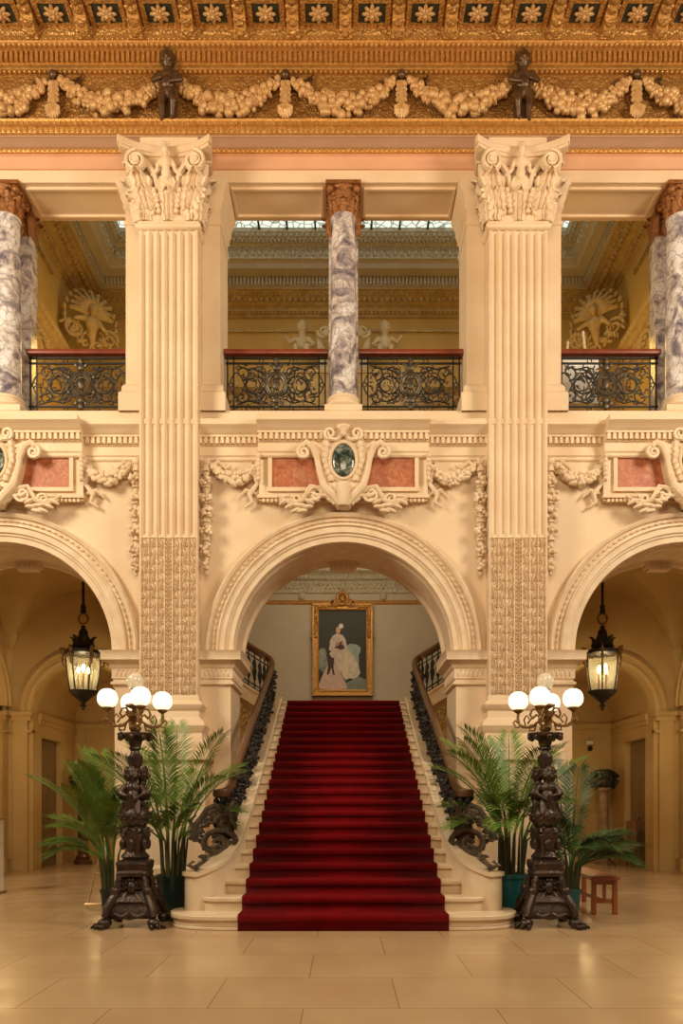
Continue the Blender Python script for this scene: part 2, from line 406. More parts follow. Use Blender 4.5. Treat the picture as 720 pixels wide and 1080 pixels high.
# upper gallery piers
for k, c in enumerate((-1.5*BAY, -.5*BAY, .5*BAY, 1.5*BAY)):
    m = MB(); a = .73
    m.box(c-a, c+a, 12.32, 13.11, 7.3, 10.958)
    pth = [(c+a, 13.12), (c+a, 12.32), (c-a, 12.32), (c-a, 13.12)]
    m.planout(pth, [(0, 10.3), (-.02, 10.31), (-.02, 10.36), (0, 10.37), (0, 10.52), (-.03, 10.55), (-.03, 10.62), (-.06, 10.68), (-.06, 10.74), (-.10, 10.84), (-.13, 10.88), (-.13, 10.955), (0, 10.96)])
    m.planout(pth, [(0, 7.85), (-.03, 7.82), (-.05, 7.78), (-.05, 7.72), (-.09, 7.68), (-.09, 7.40)])
    struct('trim_%d' % t, m, STONE); t += 1
    # recessed field on each pier face
# gallery sill course over the arches, with breaks forward over each arch
def cornice(m, x0, x1, y):
    m.extr([(YW+.3, 7.16), (y-.27, 7.18), (y-.27, 7.10), (y-.24, 7.075), (y-.19, 7.05), (y-.17, 7.02), (y-.13, 7.0), (y-.13, 6.97), (y-.075, 6.965), (y-.075, 6.86), (y-.05, 6.85), (y-.05, 6.72), (y-.03, 6.70), (y-.03, 6.66), (y-.01, 6.64), (YW+.3, 6.64)], x0, x1)
    n = max(1, int((x1-x0)/.082))
    for i in range(n):
        x = x0+(x1-x0)*(i+.5)/n; m.box(x-.024, x+.024, y-.125, y-.07, 6.875, 6.965)
m = MB()
cornice(m, -8.4, 8.4, YW)
for c in (-BAY, 0, BAY):
    cornice(m, c-1.30, c+1.30, YW-.15)
    m.box(c-1.29, c+1.29, YW-.11, YW+.05, 6.0, 6.70)
    # frame round the marble
    for z0, z1 in ((6.13, 6.19), (6.75, 6.80)): m.box(c-1.15, c+1.15, YW-.155, YW-.1, z0, z1)
    for sx in (-1, 1): m.box(c+sx*1.12-.03, c+sx*1.12+.03, YW-.155, YW-.1, 6.19, 6.75)
    m.box(c-1.31, c+1.31, YW-.16, YW+.05, 6.03, 6.08)
    for i in range(40): 
        x = c-1.25+2.5*(i+.5)/40; m.box(x-.018, x+.018, YW-.135, YW-.10, 5.975, 6.03)
m.box(-8.4, 8.4, YW-.02, YW+.9, 7.16, 7.42)
m.box(-8.4, 8.4, YW-.03, YW+.02, 6.44, 6.49)
struct('trim_%d' % t, m, STONE); t += 1

# gallery floor slab and vault over the corridors
struct('ceiling_landing', MB().box(-3.6, 3.6, YB, 18.2, 6.95, 7.42).box(-3.2, 3.2, 14.2, 14.35, 6.8, 6.95).box(-3.2, 3.2, 15.4, 15.55, 6.8, 6.95).box(-3.2, 3.2, 16.6, 16.75, 6.8, 6.95), OCHRE)
struct('floor_gallery', MB().box(-8.4, -3.6, YW+.2, 18.7, 7.2, 7.43).box(3.6, 8.4, YW+.2, 18.7, 7.2, 7.43).box(-3.6, 3.6, YW+.2, YB, 7.2, 7.43), STEP)

# entablature: architrave, cove, gilt bands, frieze, cornice
X0, X1 = -8.4, 8.4
struct('ceiling_beam', MB().box(X0, X1, 12.32, 13.12, 10.96, 14.2).extr([(12.33, 10.955), (12.30, 10.955), (12.30, 11.14), (12.33, 11.14)], X0, X1), STONE)
m = MB()
for c0, c1 in ((-4.95, -3.5), (-1.75, -.32), (.32, 1.75), (3.5, 4.95), (-7.2, -5.6), (5.6, 7.2)):   # panels sunk in the beam soffit: raised frame
    m.box(c0, c1, 12.40, 12.44, 10.925, 10.965); m.box(c0, c1, 12.98, 13.02, 10.925, 10.965)
    m.box(c0, c0+.04, 12.44, 12.98, 10.925, 10.965); m.box(c1-.04, c1, 12.44, 12.98, 10.925, 10.965)
struct('trim_%d' % t, m, STONE); t += 1
struct('trim_%d' % t, MB().extr([(12.5, 11.14), (12.265, 11.14), (12.265, 11.32), (12.21, 11.34), (12.5, 11.36)], X0, X1), SALMON); t += 1
m = MB().extr([(12.5, 11.335), (12.19, 11.335), (12.175, 11.36), (12.19, 11.39), (12.5, 11.39)], X0, X1)
for i in range(230): m.ball((X0+(X1-X0)*(i+.5)/230, 12.18, 11.362), (.032, .022, .024), 6, 4)
struct('trim_%d' % t, m, GOLD); t += 1
struct('trim_%d' % t, MB().extr([(12.5, 11.39), (12.185, 11.39), (12.15, 11.395), (12.05, 11.43), (12.01, 11.425), (12.01, 11.44), (12.5, 11.45)], X0, X1), MAUVE); t += 1
m = MB().extr([(12.5, 11.44), (12.02, 11.44), (11.98, 11.455), (11.96, 11.49), (11.96, 11.52), (11.92, 11.53), (11.92, 11.575), (11.90, 11.60), (12.5, 11.62)], X0, X1)
for i in range(210):
    x = X0+(X1-X0)*(i+.5)/210
    m.ball((x, 11.965, 11.485), (.030, .022, .034), 6, 4)
    m.ball((x+.04, 11.915, 11.555), (.016, .016, .026), 5, 3)
struct('trim_%d' % t, m, GOLD); t += 1
# frieze ground of little scales
def scales(x, z):
    u = x/.045; v = z/.04; r = int(math.floor(v)); uu = (u+.5*(r % 2)) % 1-.5; vv = v-r
    return .012*max(0, 1-(uu*uu*4+(1-vv)**2)*.8)
m = MB().hf(X0, X1, 11.55, 12.52, 12.20, 1900, 72, scales)
struct('wall_frieze', m, GOLDSCALE)
m = MB().extr([(12.5, 12.50), (12.19, 12.50), (12.14, 12.515), (12.09, 12.505), (12.07, 12.52), (12.03, 12.52), (12.03, 12.70), (11.99, 12.70), (11.95, 12.715), (11.90, 12.73), (11.88, 12.75), (11.85, 12.75), (11.85, 12.80), (12.5, 12.80)], X0, X1)
n = 220
for i in range(n):
    x = X0+(X1-X0)*(i+.5)/n
    m.box(x-.022, x+.022, 11.985, 12.05, 12.545, 12.695)
    m.ball((x, 12.13, 12.50), (.026, .03, .018), 6, 4)
    m.ball((x, 11.925, 12.715), (.032, .04, .026), 6, 4)
    m.ball((x+.038, 11.86, 12.765), (.016, .02, .03), 5, 3)
struct('trim_%d' % t, m, GOLD); t += 1
# coffered cornice soffit
MS = .776
m = MB().box(X0, X1, 9.4, 12.3, 12.97, 13.2).extr([(12.4, 12.80), (11.87, 12.80), (11.84, 12.86), (11.86, 12.98), (12.4, 12.98)], X0, X1)
for yy in (11.40, 10.92, 10.40): m.box(X0, X1, yy-.05, yy, 12.92, 12.97)
struct('ceiling', m, GOLDORN)

# ------------------------------------------------ modillion brackets, rosettes, coffers
md = thing('ceiling_bracket', 'x', 'bracket', (0, 11.85, 12.80), 0, 'gilt scroll brackets under the cornice')
m = MB(); Wd = .085
prof = [(0, 0), (-.06, -.05), (-.14, -.03), (-.22, .06), (-.34, .12), (-.48, .13), (-.56, .10), (-.64, .12), (-.66, .19), (-.62, .25), (0, .25)]
m.extr(prof, -Wd, Wd); m.build('scroll_body', GOLD, md, local=True)
m = MB()
for i in range(5):
    y = -.06-.12*i; z = (-.05, -.01, .07, .10, .09)[i]
    m.ball((0, y, z), (.065, .06, .03), 8, 5)
    for sx in (-1, 1): m.ball((sx*.055, y-.03, z+.01), (.04, .055, .022), 6, 4, rz=sx*.5)
m.tube([(-.1, -.02, -.03), (.1, -.02, -.03)], .045, 8); m.tube([(-.1, -.62, .17), (.1, -.62, .17)], .055, 8)
m.build('acanthus_leaf', GOLDORN, md, local=True)
fl = thing('ceiling_rosette', 'x', 'rosette', (MS/2, 11.70, 12.968), 0, 'pale rosettes in the cornice coffers')
MB().box(-.20, .20, -.20, .10, -.03, .0).build('coffer_panel', DARKP, fl, local=True)
m = MB()
for i in range(8):
    a = 2*PI*i/8; m.ball((.085*cos(a), -.05+.085*sin(a), -.055), (.065, .032, .022), 8, 5, rz=a)
for i in range(8):
    a = 2*PI*(i+.5)/8; m.ball((.05*cos(a), -.05+.05*sin(a), -.075), (.04, .022, .02), 6, 4, rz=a)
m.ball((0, -.05, -.10), .03, 8, 6); m.build('petals', CREAMGOLD, fl, local=True)
MB().box(-.27, .27, -.26, -.20, -.05, 0).box(-.27, .27, .10, .16, -.05, 0).box(-.27, -.20, -.20, .10, -.05, 0).box(.20, .27, -.20, .10, -.05, 0).build('coffer_frame', GOLDORN, fl, local=True)
def ord_lab(k, n, what):  # wording by place, counted from the centre of the picture
    words = ['first', 'second', 'third', 'fourth', 'fifth', 'sixth', 'seventh', 'eighth', 'ninth', 'tenth']
    return what % (words[k])
for k in range(-8, 9):
    side = 'left' if k < 0 else 'right'
    lb = 'gilt acanthus scroll bracket under the top cornice, straight above the central marble column' if k == 0 else \
         'gilt acanthus scroll bracket under the top cornice, %s to the %s of the middle one' % (['first', 'second', 'third', 'fourth', 'fifth', 'sixth', 'seventh', 'eighth'][abs(k)-1], side)
    if k == 0: md['label'] = lb; md.location = (.03, 11.85, 12.80)
    else: dup(md, (.03+k*MS, 11.85, 12.80), label=lb)
for k in range(-8, 8):
    side = 'left' if k < 0 else 'right'; q = (k if k >= 0 else -k-1)
    lb = 'pale eight-petalled rosette in dark gilt-edged coffer at the top edge, %s %s of centre' % (['first', 'second', 'third', 'fourth', 'fifth', 'sixth', 'seventh', 'eighth'][q], side)
    if k == 0: fl['label'] = lb; fl.location = (.03+MS/2, 11.70, 12.968)
    else: dup(fl, (.03+MS/2+k*MS, 11.70, 12.968), label=lb)

# ------------------------------------------------ putto builder (one continuous remeshed figure)
def capsule(m, a, b, ra, rb, n=10):
    a = Vector(a); b = Vector(b)
    m.ball(a, ra, n, 6); m.ball(b, rb, n, 6); m.tube([a, (a+b)/2, b], [ra, (ra+rb)/2, rb], n)
def putto(m, o=(0, 0, 0), h=1.0, sx=1, pose='stand'):
    """child figure of height h standing at o facing -y"""
    def q(x, y, z): return (o[0]+sx*x*h, o[1]+y*h, o[2]+z*h)
    def cp(a, b, ra, rb): capsule(m, q(*a), q(*b), ra*h, rb*h)
    m.ball(q(0, 0, .86), (.095*h, .10*h, .115*h), 12, 8)
    m.ball(q(0, -.095, .85), .02*h, 6, 4); m.ball(q(-.045, -.075, .825), .03*h, 6, 4); m.ball(q(.045, -.075, .825), .03*h, 6, 4)
    for i in range(9):
        a = 2*PI*i/9; m.ball(q(.075*cos(a), .02+.075*sin(a), .925), .038*h, 6, 4)
    m.ball(q(0, -.04, .96), .04*h, 6, 4)
    m.ball(q(-.1, 0, .85), .02*h, 6, 4); m.ball(q(.1, 0, .85), .02*h, 6, 4)
    cp((0, 0, .78), (0, .01, .70), .05, .07)
    m.ball(q(0, .01, .64), (.115*h, .085*h, .10*h), 12, 8); m.ball(q(0, -.01, .52), (.105*h, .095*h, .10*h), 12, 8)
    m.ball(q(0, .01, .43), (.11*h, .09*h, .08*h), 12, 8)
    if pose == 'sit':
        for s_ in (-1, 1):
            cp((s_*.06, 0, .42), (s_*.10, -.22, .42), .07, .05); cp((s_*.10, -.22, .42), (s_*.09, -.22, .20), .05, .032); cp((s_*.09, -.22, .19), (s_*.10, -.29, .17), .03, .025)
    elif pose == 'stand':
        cp((-.06, 0, .42), (-.07, -.03, .23), .07, .05); cp((-.07, -.03, .23), (-.07, .01, .04), .05, .03); cp((-.07, 0, .03), (-.07, -.08, .02), .03, .025)
        cp((.06, 0, .42), (.09, -.08, .25), .07, .05); cp((.09, -.08, .25), (.06, .0, .08), .048, .03); cp((.06, 0, .05), (.07, -.08, .03), .03, .025)
    if pose == 'sit':
        cp((-.12, 0, .68), (-.21, -.03, .56), .042, .034); cp((-.21, -.03, .56), (-.15, -.14, .47), .034, .024)
        cp((.12, 0, .68), (.22, -.02, .60), .042, .034); cp((.22, -.02, .60), (.30, -.08, .68), .034, .024)
    else:
        cp((-.12, 0, .68), (-.19, -.04, .56), .042, .034); cp((-.19, -.04, .56), (-.06, -.12, .53), .034, .024)
        cp((.12, 0, .68), (.19, -.04, .57), .042, .034); cp((.19, -.04, .57), (.05, -.12, .48), .034, .024)

# frieze putti
for x, w_ in ((-2.64, 'left'), (2.70, 'right')):
    m = MB(); putto(m, (x, 11.97, 11.58), 1.10, 1 if x < 0 else -1, 'stand')
    m.box(x-.1, x+.1, 12.0, 12.2, 11.6, 12.1)
    m.build('putto_figure', BROWNB, label='dark brown child figure in the gilt frieze above the %s fluted pilaster' % w_, cat='statue', group='child figures in the gilt frieze', mods=(('REMESH', .011),))
for x, w_ in ((-7.9, 'left'), (7.9, 'right')): pass

# frieze swags and drops
def fruit_swag(m, x0, x1, z, sag, r, y, n=46, rr=R, spread=1):
    for i in range(n):
        tt = (i+.5)/n; x = x0+(x1-x0)*tt; zz = z-sag*4*tt*(1-tt)
        thick = .35+.65*sin(PI*tt)
        for k in range(5):
            a = rr.uniform(0, 2*PI); q = r*thick*spread*rr.uniform(.2, 1)
            s_ = r*rr.uniform(.20, .42)*(.5+.5*thick)
            m.ball((x+rr.uniform(-.01, .01), y-abs(sin(a))*q*.6, zz+cos(a)*q), s_, 7, 5)
    for e, xx in ((0, x0), (1, x1)):
        for k in range(5):
            tt = .06+.05*k; tt = tt if e == 0 else 1-tt
            x = x0+(x1-x0)*tt; zz = z-sag*4*tt*(1-tt)+.03*(-1)**k
            m.ball((x, y-.02, zz), (r*.22, r*.35, r*.55), 6, 4, rx=(1 if e else -1)*.7)
hooks = [-6.16, -4.4, -2.64, -.88, .88, 2.70, 4.45, 6.16]
names = ['between the left frame edge and the second left hook', 'left of the left dark child figure', 'right of the left dark child figure', 'in the middle above the central marble column', 'left of the right dark child figure', 'right of the right dark child figure', 'at the right frame edge']
for i in range(7):
    if i in (0, 6) or True:
        m = MB(); a, b = hooks[i], hooks[i+1]
        fruit_swag(m, a+.10, b-.10, 12.34, .40, .19, 12.10, 30, random.Random(i))
        nm = ['cut by the left edge of the picture', 'just left of the left dark child figure', 'just right of the left dark child figure', 'in the middle above the central marble column', 'just left of the right dark child figure', 'just right of the right dark child figure', 'cut by the right edge of the picture'][i]
        m.build('fruit_garland', CREAMGOLD, label='pale gilt fruit garland in the frieze, '+nm, cat='garland', group='gilt garlands in the frieze')
for i, x in enumerate(hooks):
    if i in (2, 5): continue
    g = thing('frieze_pendant', {1: 'gilt shell drop on dark boss in the frieze, far left of the picture', 3: 'gilt shell drop on dark boss in the frieze, left of the central column', 4: 'gilt shell drop on dark boss in the frieze, right of the central column', 6: 'gilt shell drop on dark boss in the frieze, far right of the picture'}.get(i, 'gilt shell drop on dark boss in the frieze beyond the picture edge'), 'pendant', (x, 12.12, 11.6), 0, 'shell drops in the frieze')
    m = MB(); m.ball((x, 12.08, 12.42), .065, 10, 7)
    for k in range(6):
        a = -.4+k*PI/5*1.25; 
        for sx in (-1, 1):
            pts = [(x+sx*(.05+.06*j), 12.15, 12.36+.05*sin(j*1.3+k)*(.5+.3*j)-.02*k) for j in range(7)]
        m.tube(pts, .016, 5)
    for sx in (-1, 1):
        m.tube([(x+sx*.04*j, 12.14, 12.38+.045*sin(j*1.5)) for j in range(9)], [.03-.002*j for j in range(9)], 6)
        for j in range(4): m.ball((x+sx*(.10+.07*j), 12.14, 12.36+.05*sin(j*2)), (.04, .02, .028), 6, 4)
    m.build('ribbon_boss', BROWNB, g)
    m = MB()
    m.tube([(x, 12.1, 12.34), (x, 12.09, 12.1), (x, 12.1, 11.95)], [.028, .05, .05], 8)
    for k in range(7):
        a = -1.1+k*2.2/6
        m.tube([(x, 12.07, 11.98), (x+.10*sin(a), 12.04, 11.94-.10*cos(a)), (x+.11*sin(a), 12.07, 11.86-.11*cos(a))], [.02, .034, .012], 6)
    for k in range(4):
        for sx in (-1, 1): m.ball((x+sx*.05, 12.09, 12.30-.08*k), (.04, .03, .05), 6, 4, rx=sx*.5)
    m.build('shell_drop', CREAMGOLD, g)

# ================================================================== fluted pilasters
def carve(x, z):
    fw = .118; k = round(x/fw); u = (x-k*fw)/(fw/2)          # 7 columns
    if abs(k) > 3: return 0
    v = (z*1.0)/.26; ph = 0 if k % 2 else .5
    h = .0
    if abs(u) > .88: return .016
    s = sin((v+ph)*2*PI)
    d = abs(u-.38*s)
    h = max(h, math.exp(-(d/.13)**2))
    vv = ((v+ph)*2) % 1-.5; sg = 1 if ((v+ph)*2) % 2 < 1 else -1
    du = u+.42*sg; rr = math.hypot(du*1.0, vv*1.9)
    h = max(h, math.exp(-((rr-.34)/.11)**2)*.9, math.exp(-(rr/.15)**2))
    vz = (v*8) % 1-.5
    if abs(u) > .7: h = max(h, .6*math.exp(-(vz/.25)**2))
    if k == 0:
        r2 = math.hypot(u, ((v*4) % 1-.5)*1.4); h = math.exp(-((r2-.45)/.16)**2)
        h = max(h, math.exp(-(r2/.2)**2))
    return .040*h-.020
def flutes(x, z):
    fw = .118; u = (x/fw+.5) % 1-.5
    if abs(x) > 3.5*fw: return 0
    top = min(1, max(0, (4.62-z)/.06+.3))
    d = min(abs(u)/.40, 1)
    return -.045*math.sqrt(max(0, 1-d*d))*(1 if z < 4.62 else 0)
PZ = 2.97
pil = thing('fluted_pilaster', 'tall cream fluted pilaster left of the staircase, lower part carved with scrolls', 'pilaster', (-BAY/2, 12.15, 0), 0, 'giant fluted pilasters')
m = MB().hf(-.44, .44, 5.37-5.37, 4.74, -.15, 168, 60, lambda x, z: flutes(x, z) if z > .02 else 0)
m.v = [(x, y, z+5.37) for x, y, z in m.v]
for sx in (-1, 1): m.add([(sx*.44, -.15, 5.37), (sx*.44, .15, 5.37), (sx*.44, .15, 10.11), (sx*.44, -.15, 10.11)], [(0, 1, 2, 3)])
for k in range(8):      # rounded cable between the flutes
    x = (k-3.5)*.118
    m.tube([(x, -.146, 5.40), (x, -.146, 9.97)], .011, 6)
m.planout([(.44, .15), (.44, -.15), (-.44, -.15), (-.44, .15)], [(0, 10.0), (-.03, 10.01), (-.05, 10.04), (-.05, 10.07), (-.02, 10.10), (-.02, 10.13), (.02, 10.14)])
m.build('fluted_shaft', STONE, pil, local=True)
m = MB().hf(-.44, .44, PZ, 5.37, -.15, 150, 400, carve)
for sx in (-1, 1): m.add([(sx*.44, -.15, PZ), (sx*.44, .15, PZ), (sx*.44, .15, 5.37), (sx*.44, -.15, 5.37)], [(0, 1, 2, 3)])
m.build('carved_shaft', STONE2, pil, local=True, ang=60)
m = MB()
m.planout([(.44, .15), (.44, -.15), (-.44, -.15), (-.44, .15)],
       [(0, 3.0), (-.02, 2.97), (-.02, 2.92), (-.06, 2.89), (-.08, 2.85), (-.06, 2.80), (-.02, 2.76), (-.03, 2.66), (-.10, 2.60), (-.13, 2.53), (-.10, 2.46), (-.07, 2.42), (-.08, 2.36), (-.15, 2.33), (-.18, 2.25), (-.16, 2.18), (-.20, 2.16), (-.20, 2.02), (-.12, 2.0), (-.13, 1.96), (-.13, .45), (-.2, .40), (-.2, 0)])
m.box(-.56, .56, -.27, .15, 0, 1.99)
m.build('moulded_base', STONE, pil, local=True)
# composite capital
m = MB(); zc = 10.12; H = 1.02
bell = [(-.44, -.15), (.44, -.15)]
for j in range(9):
    tt = j/8; e = .02+.12*tt**3
    m.box(-.44-e, .44+e, -.16-e*.8, .15, zc+H*.9*tt*.98, zc+H*.9*(tt+.11))
m.build('capital_bell', STONE, pil, local=True)
m = MB()
for x in (-.36, 0, .36):
    m.leaf((x, -.20, zc), .44, .36, (x*.5, -1), .45, .22, ns=15, nt=13, lobes=4)
for sx in (-1, 1):
    m.leaf((sx*.50, -.14, zc), .42, .30, (sx*.9, -.5), .45, .25, ns=13, nt=11, lobes=4)
    m.leaf((sx*.50, .02, zc), .38, .24, (sx, 0), .4, .2)
    q = MB(); q.leaf((0, -.22, 0), .52, .44, (0, -1), .55, .30, ns=17, nt=13, lobes=5)
    m.add([(sx*.30+x+sx*.28*z, y-.02, zc+.14+z-.15*abs(x)) for x, y, z in q.v], q.f)
    m.leaf((sx*.50, -.10, zc+.12), .56, .34, (sx, -.25), .45, .3, ns=15, nt=11, lobes=5)
    # cauliculus stem and volute
    m.tube([(sx*.08, -.2, zc+.30), (sx*.14, -.22, zc+.5), (sx*.2, -.26, zc+.66), (sx*.32, -.30, zc+.80)], [.03, .04, .045, .04], 7)
    for y_, rr_ in ((-.30, .028), (-.34, .020)):
        m.spiral(sx*.43, zc+.74, .155, .03, PI/2, 1.9, y_-.07, rr_, flip=-sx, n=6, seg=30)
    m.tube([(sx*.43, -.44, zc+.74), (sx*.43, -.22, zc+.74)], .05, 10)
    m.ball((sx*.43, -.32, zc+.76), (.14, .05, .14), 12, 8)
    m.leaf((sx*.56, -.22, zc+.52), .32, .16, (sx, -.6), .4, .25)
    for k in range(5): m.ball((sx*(.13+.015*k), -.22-.01*k, zc+.12+.07*k), (.03, .03, .035), 6, 4)
m.build('acanthus_leaves', STONE2, pil, local=True, mods=(('SOLID', .018),))
m = MB()      # curved abacus
pl_ = []
for i in range(21):
    x = -.65+1.3*i/20; pl_.append((x, -.26-.22*(abs(x)/.65)**2.2))
top = pl_+[(.68, -.40), (.60, .15), (-.60, .15), (-.68, -.40)]
m.prism([(x, y) for x, y in top], zc+.90, zc+.95, 'XY'); m.prism([(x*1.03, y*1.06 if y < 0 else y) for x, y in top], zc+.95, zc+1.05, 'XY')
m.box(-.44, .44, -.12, .15, zc+1.05, 11.44)
m.build('abacus', STONE, pil, local=True, mods=(('BEVEL', .01),))
m = MB()      # little crowned bust and shield in the middle of the capital
m.ball((0, -.38, zc+.90), (.055, .06, .07), 10, 7); m.ball((0, -.36, zc+.98), (.06, .05, .04), 8, 5)
for i in range(5): m.ball(((i-2)*.028, -.37, zc+1.02), (.014, .02, .03), 6, 4)
m.ball((0, -.34, zc+.76), (.085, .07, .10), 10, 7); m.ball((0, -.32, zc+.62), (.07, .05, .1), 10, 7)
for sx in (-1, 1):
    m.ball((sx*.10, -.31, zc+.76), (.045, .05, .10), 8, 5, rx=sx*.5); m.ball((sx*.16, -.28, zc+.66), (.04, .03, .11), 8, 5, rx=sx*.9)
m.ball((0, -.26, zc+.48), (.12, .05, .15), 14, 8); m.spiral(0, zc+.48, .13, .12, 0, 1, -.29, .016, seg=24)
m.build('carved_bust', STONE2, pil, local=True, mods=(('REMESH', .012),))
dup(pil, (BAY/2, 12.15, 0), label='tall cream fluted pilaster right of the staircase, lower part carved with scrolls')
for sx in (-1, 1): dup(pil, (sx*1.5*BAY, 12.15, 0), label='tall cream fluted pilaster beyond the %s edge of the picture' % ('left' if sx < 0 else 'right'))

# ================================================================== marble columns of the gallery
col = thing('marble_column', 'round white and grey veined marble column in the middle of the gallery opening', 'column', (0, 12.52, 7.42), 0, 'veined marble gallery columns')
pr = [(.215, .28), (.205, .5)]+[(.205-.025*(i/10)**1.6, .5+2.55*i/10) for i in range(11)]+[(.20, 3.08), (.20, 3.11)]
MB().lathe(pr, n=32).build('shaft', COLM, col, local=True)
m = MB().lathe([(.25, .10), (.275, .13), (.275, .17), (.24, .20), (.235, .22), (.25, .24), (.25, .27), (.215, .29)], n=32); m.box(-.29, .29, -.25, .29, 0, .10)
m.build('base', STONE, col, local=True, mods=(('BEVEL', .006),))
m = MB().lathe([(.19, 3.08), (.20, 3.3), (.27, 3.50)], n=20)
for k in range(8):
    a = 2*PI*k/8
    m.leaf((.19*cos(a), .19*sin(a), 3.10), .22, .16, (cos(a), sin(a)), .5, .3, ns=7, nt=5)
    m.leaf((.20*cos(a+PI/8), .20*sin(a+PI/8), 3.20), .26, .15, (cos(a+PI/8), sin(a+PI/8)), .5, .3, ns=7, nt=5)
for k in range(4):
    a = PI/4+k*PI/2; m.ball((.28*cos(a), .28*sin(a), 3.45), .06, 8, 6); m.ball((.2*cos(a), .2*sin(a), 3.42), .06, 8, 6)
m.box(-.27, .27, -.27, .27, 3.49, 3.54)
m.build('capital', RUST, col, local=True, mods=(('SOLID', .01),))
dup(col, (-BAY, 12.52, 7.42), label='round grey veined marble column at the left edge of the gallery')
dup(col, (BAY, 12.52, 7.42), label='round brown and grey veined marble column at the right edge of the gallery')
sq = thing('marble_pier', 'square veined marble pier behind the left round column of the gallery', 'pier', (-BAY, 12.98, 7.42), 0, 'square marble piers behind the columns')
MB().box(-.235, .235, -.13, .13, .2, 3.1).build('shaft', COLM, sq, local=True)
MB().box(-.27, .27, -.15, .15, 0, .2).build('base', STONE, sq, local=True)
m = MB()
for x in (-.2, -.07, .07, .2): m.leaf((x, -.13, 3.08), .35, .15, (0, -1), .4, .2, ns=7, nt=5)
for sx in (-1, 1):
    for y in (-.08, .08): m.leaf((sx*.24, y, 3.08), .38, .15, (sx, 0), .4, .2, ns=7, nt=5)
m.box(-.24, .24, -.13, .13, 3.08, 3.54); m.build('capital', RUST, sq, local=True)
dup(sq, (BAY, 12.98, 7.42), label='square veined marble pier behind the right round column of the gallery')
dup(sq, (0, 12.98, 7.42), label='square veined marble pier hidden behind the central round column')

# ================================================================== gallery railings
def scrolls(m, x0, x1, z0, z1, y=0, r=.012):
    w_ = x1-x0; h = z1-z0; cx = (x0+x1)/2; cz = (z0+z1)/2
    for sx in (-1, 1):
        for dz in (-1, 1):
            m.spiral(cx+sx*w_*.27, cz+dz*h*.02, h*.34, h*.06, dz*PI/2, 1.25, y-.01*dz, r, flip=sx*dz)
            m.spiral(cx+sx*w_*.41, cz+dz*h*.28, h*.18, h*.04, -dz*PI/2, 1.2, y, r, flip=-sx*dz)
            m.spiral(cx+sx*w_*.16, cz+dz*h*.30, h*.17, h*.04, 0 if sx < 0 else PI, 1.2, y, r, flip=sx*dz)
            m.tube([(cx+sx*w_*.10, y, cz+dz*h*.08), (cx+sx*w_*.2, y, cz+dz*h*.42), (cx+sx*w_*.33, y, cz+dz*h*.36), (cx+sx*w_*.47, y, cz+dz*h*.45)], [r*.6, r, r, r*.6], 5)
def leafbits(m, x0, x1, z0, z1, y, n, rg, s=1):
    for i in range(n):
        x = rg.uniform(x0, x1); z = rg.uniform(z0, z1)
        m.ball((x, y+rg.uniform(-.015, .015), z), (.034*s, .012*s, .012*s), 6, 4, rx=rg.uniform(0, PI))
def railing(x0, x1, label):
    g = thing('gallery_railing', label, 'railing', ((x0+x1)/2, 12.72, 7.43), 0, 'iron gallery railings'); y = 12.72
    MB().extr([(y-.09, 8.50), (y-.10, 8.54), (y-.09, 8.58), (y+.09, 8.58), (y+.10, 8.54), (y+.09, 8.50)], x0-.02, x1+.02).build('handrail', WOODR, g, mods=(('BEVEL', .01),))
    m = MB()
    for z in (8.47, 8.39, 7.70, 7.62): m.box(x0, x1, y-.015, y+.015, z-.012, z+.012)
    for x in (x0+.03, x0+.13, x1-.13, x1-.03): m.box(x-.012, x+.012, y-.015, y+.015, 7.44, 8.50)
    for x in (x0+.35*(x1-x0), x0+.65*(x1-x0), x0+.08, x1-.08):
        for z in ((8.43, 7.66) if x not in (x0+.08, x1-.08) else (8.05,)):
            m.spiral(x, z, .034, .034, 0, 1, y, .010, seg=12)
    m.build('frame', IRON, g)
    m = MB(); scrolls(m, x0+.14, x1-.14, 7.70, 8.39, y, .015); m.build('scrollwork', IRON, g)
    m = MB(); cx = (x0+x1)/2; cz = 8.05
    for r_, rad in ((.16, .022), (.20, .012)):
        m.tube([(cx+r_*.85*cos(a*PI/12), y-.02, cz+r_*sin(a*PI/12)) for a in range(25)], rad, 6)
    m.tube([(cx, y, 7.64), (cx, y, 8.46)], .014, 5); m.tube([(x0+.05+(x1-x0-.1)*i/30, y, cz+.2*sin(i*PI/5)) for i in range(31)], .013, 5); m.tube([(x0+.05+(x1-x0-.1)*i/30, y, cz-.2*sin(i*PI/5)) for i in range(31)], .013, 5)
    m.ball((cx, y-.02, cz), (.06, .03, .10), 8, 6); m.spiral(cx, cz, .12, .03, 0, 1.3, y-.02, .014)
    for dz in (-1, 1):
        m.ball((cx, y-.03, cz+dz*.26), (.07, .03, .06), 8, 5); m.ball((cx, y-.03, cz+dz*.36), (.045, .03, .06), 8, 5)
        for sx in (-1, 1): m.ball((cx+sx*.08, y-.02, cz+dz*.30), (.055, .02, .03), 6, 4, rx=sx*dz*.7); m.ball((cx+sx*.2, y-.02, cz+dz*.12), (.03, .02, .05), 6, 4)
    rg = random.Random(int(x0*10)); leafbits(m, x0+.16, x1-.16, 7.74, 8.36, y, 150, rg, 1.15)
    m.build('cast_ornament', IRONG, g)
railing(-1.88, -.26, 'black iron scroll railing left of the central marble column, with red wooden handrail')
railing(.26, 1.88, 'black iron scroll railing right of the central marble column, with red wooden handrail')
railing(-5.02, -3.34, 'black iron scroll railing between the left edge column and the left pilaster')
railing(3.34, 5.02, 'black iron scroll railing between the right pilaster and the right edge column')

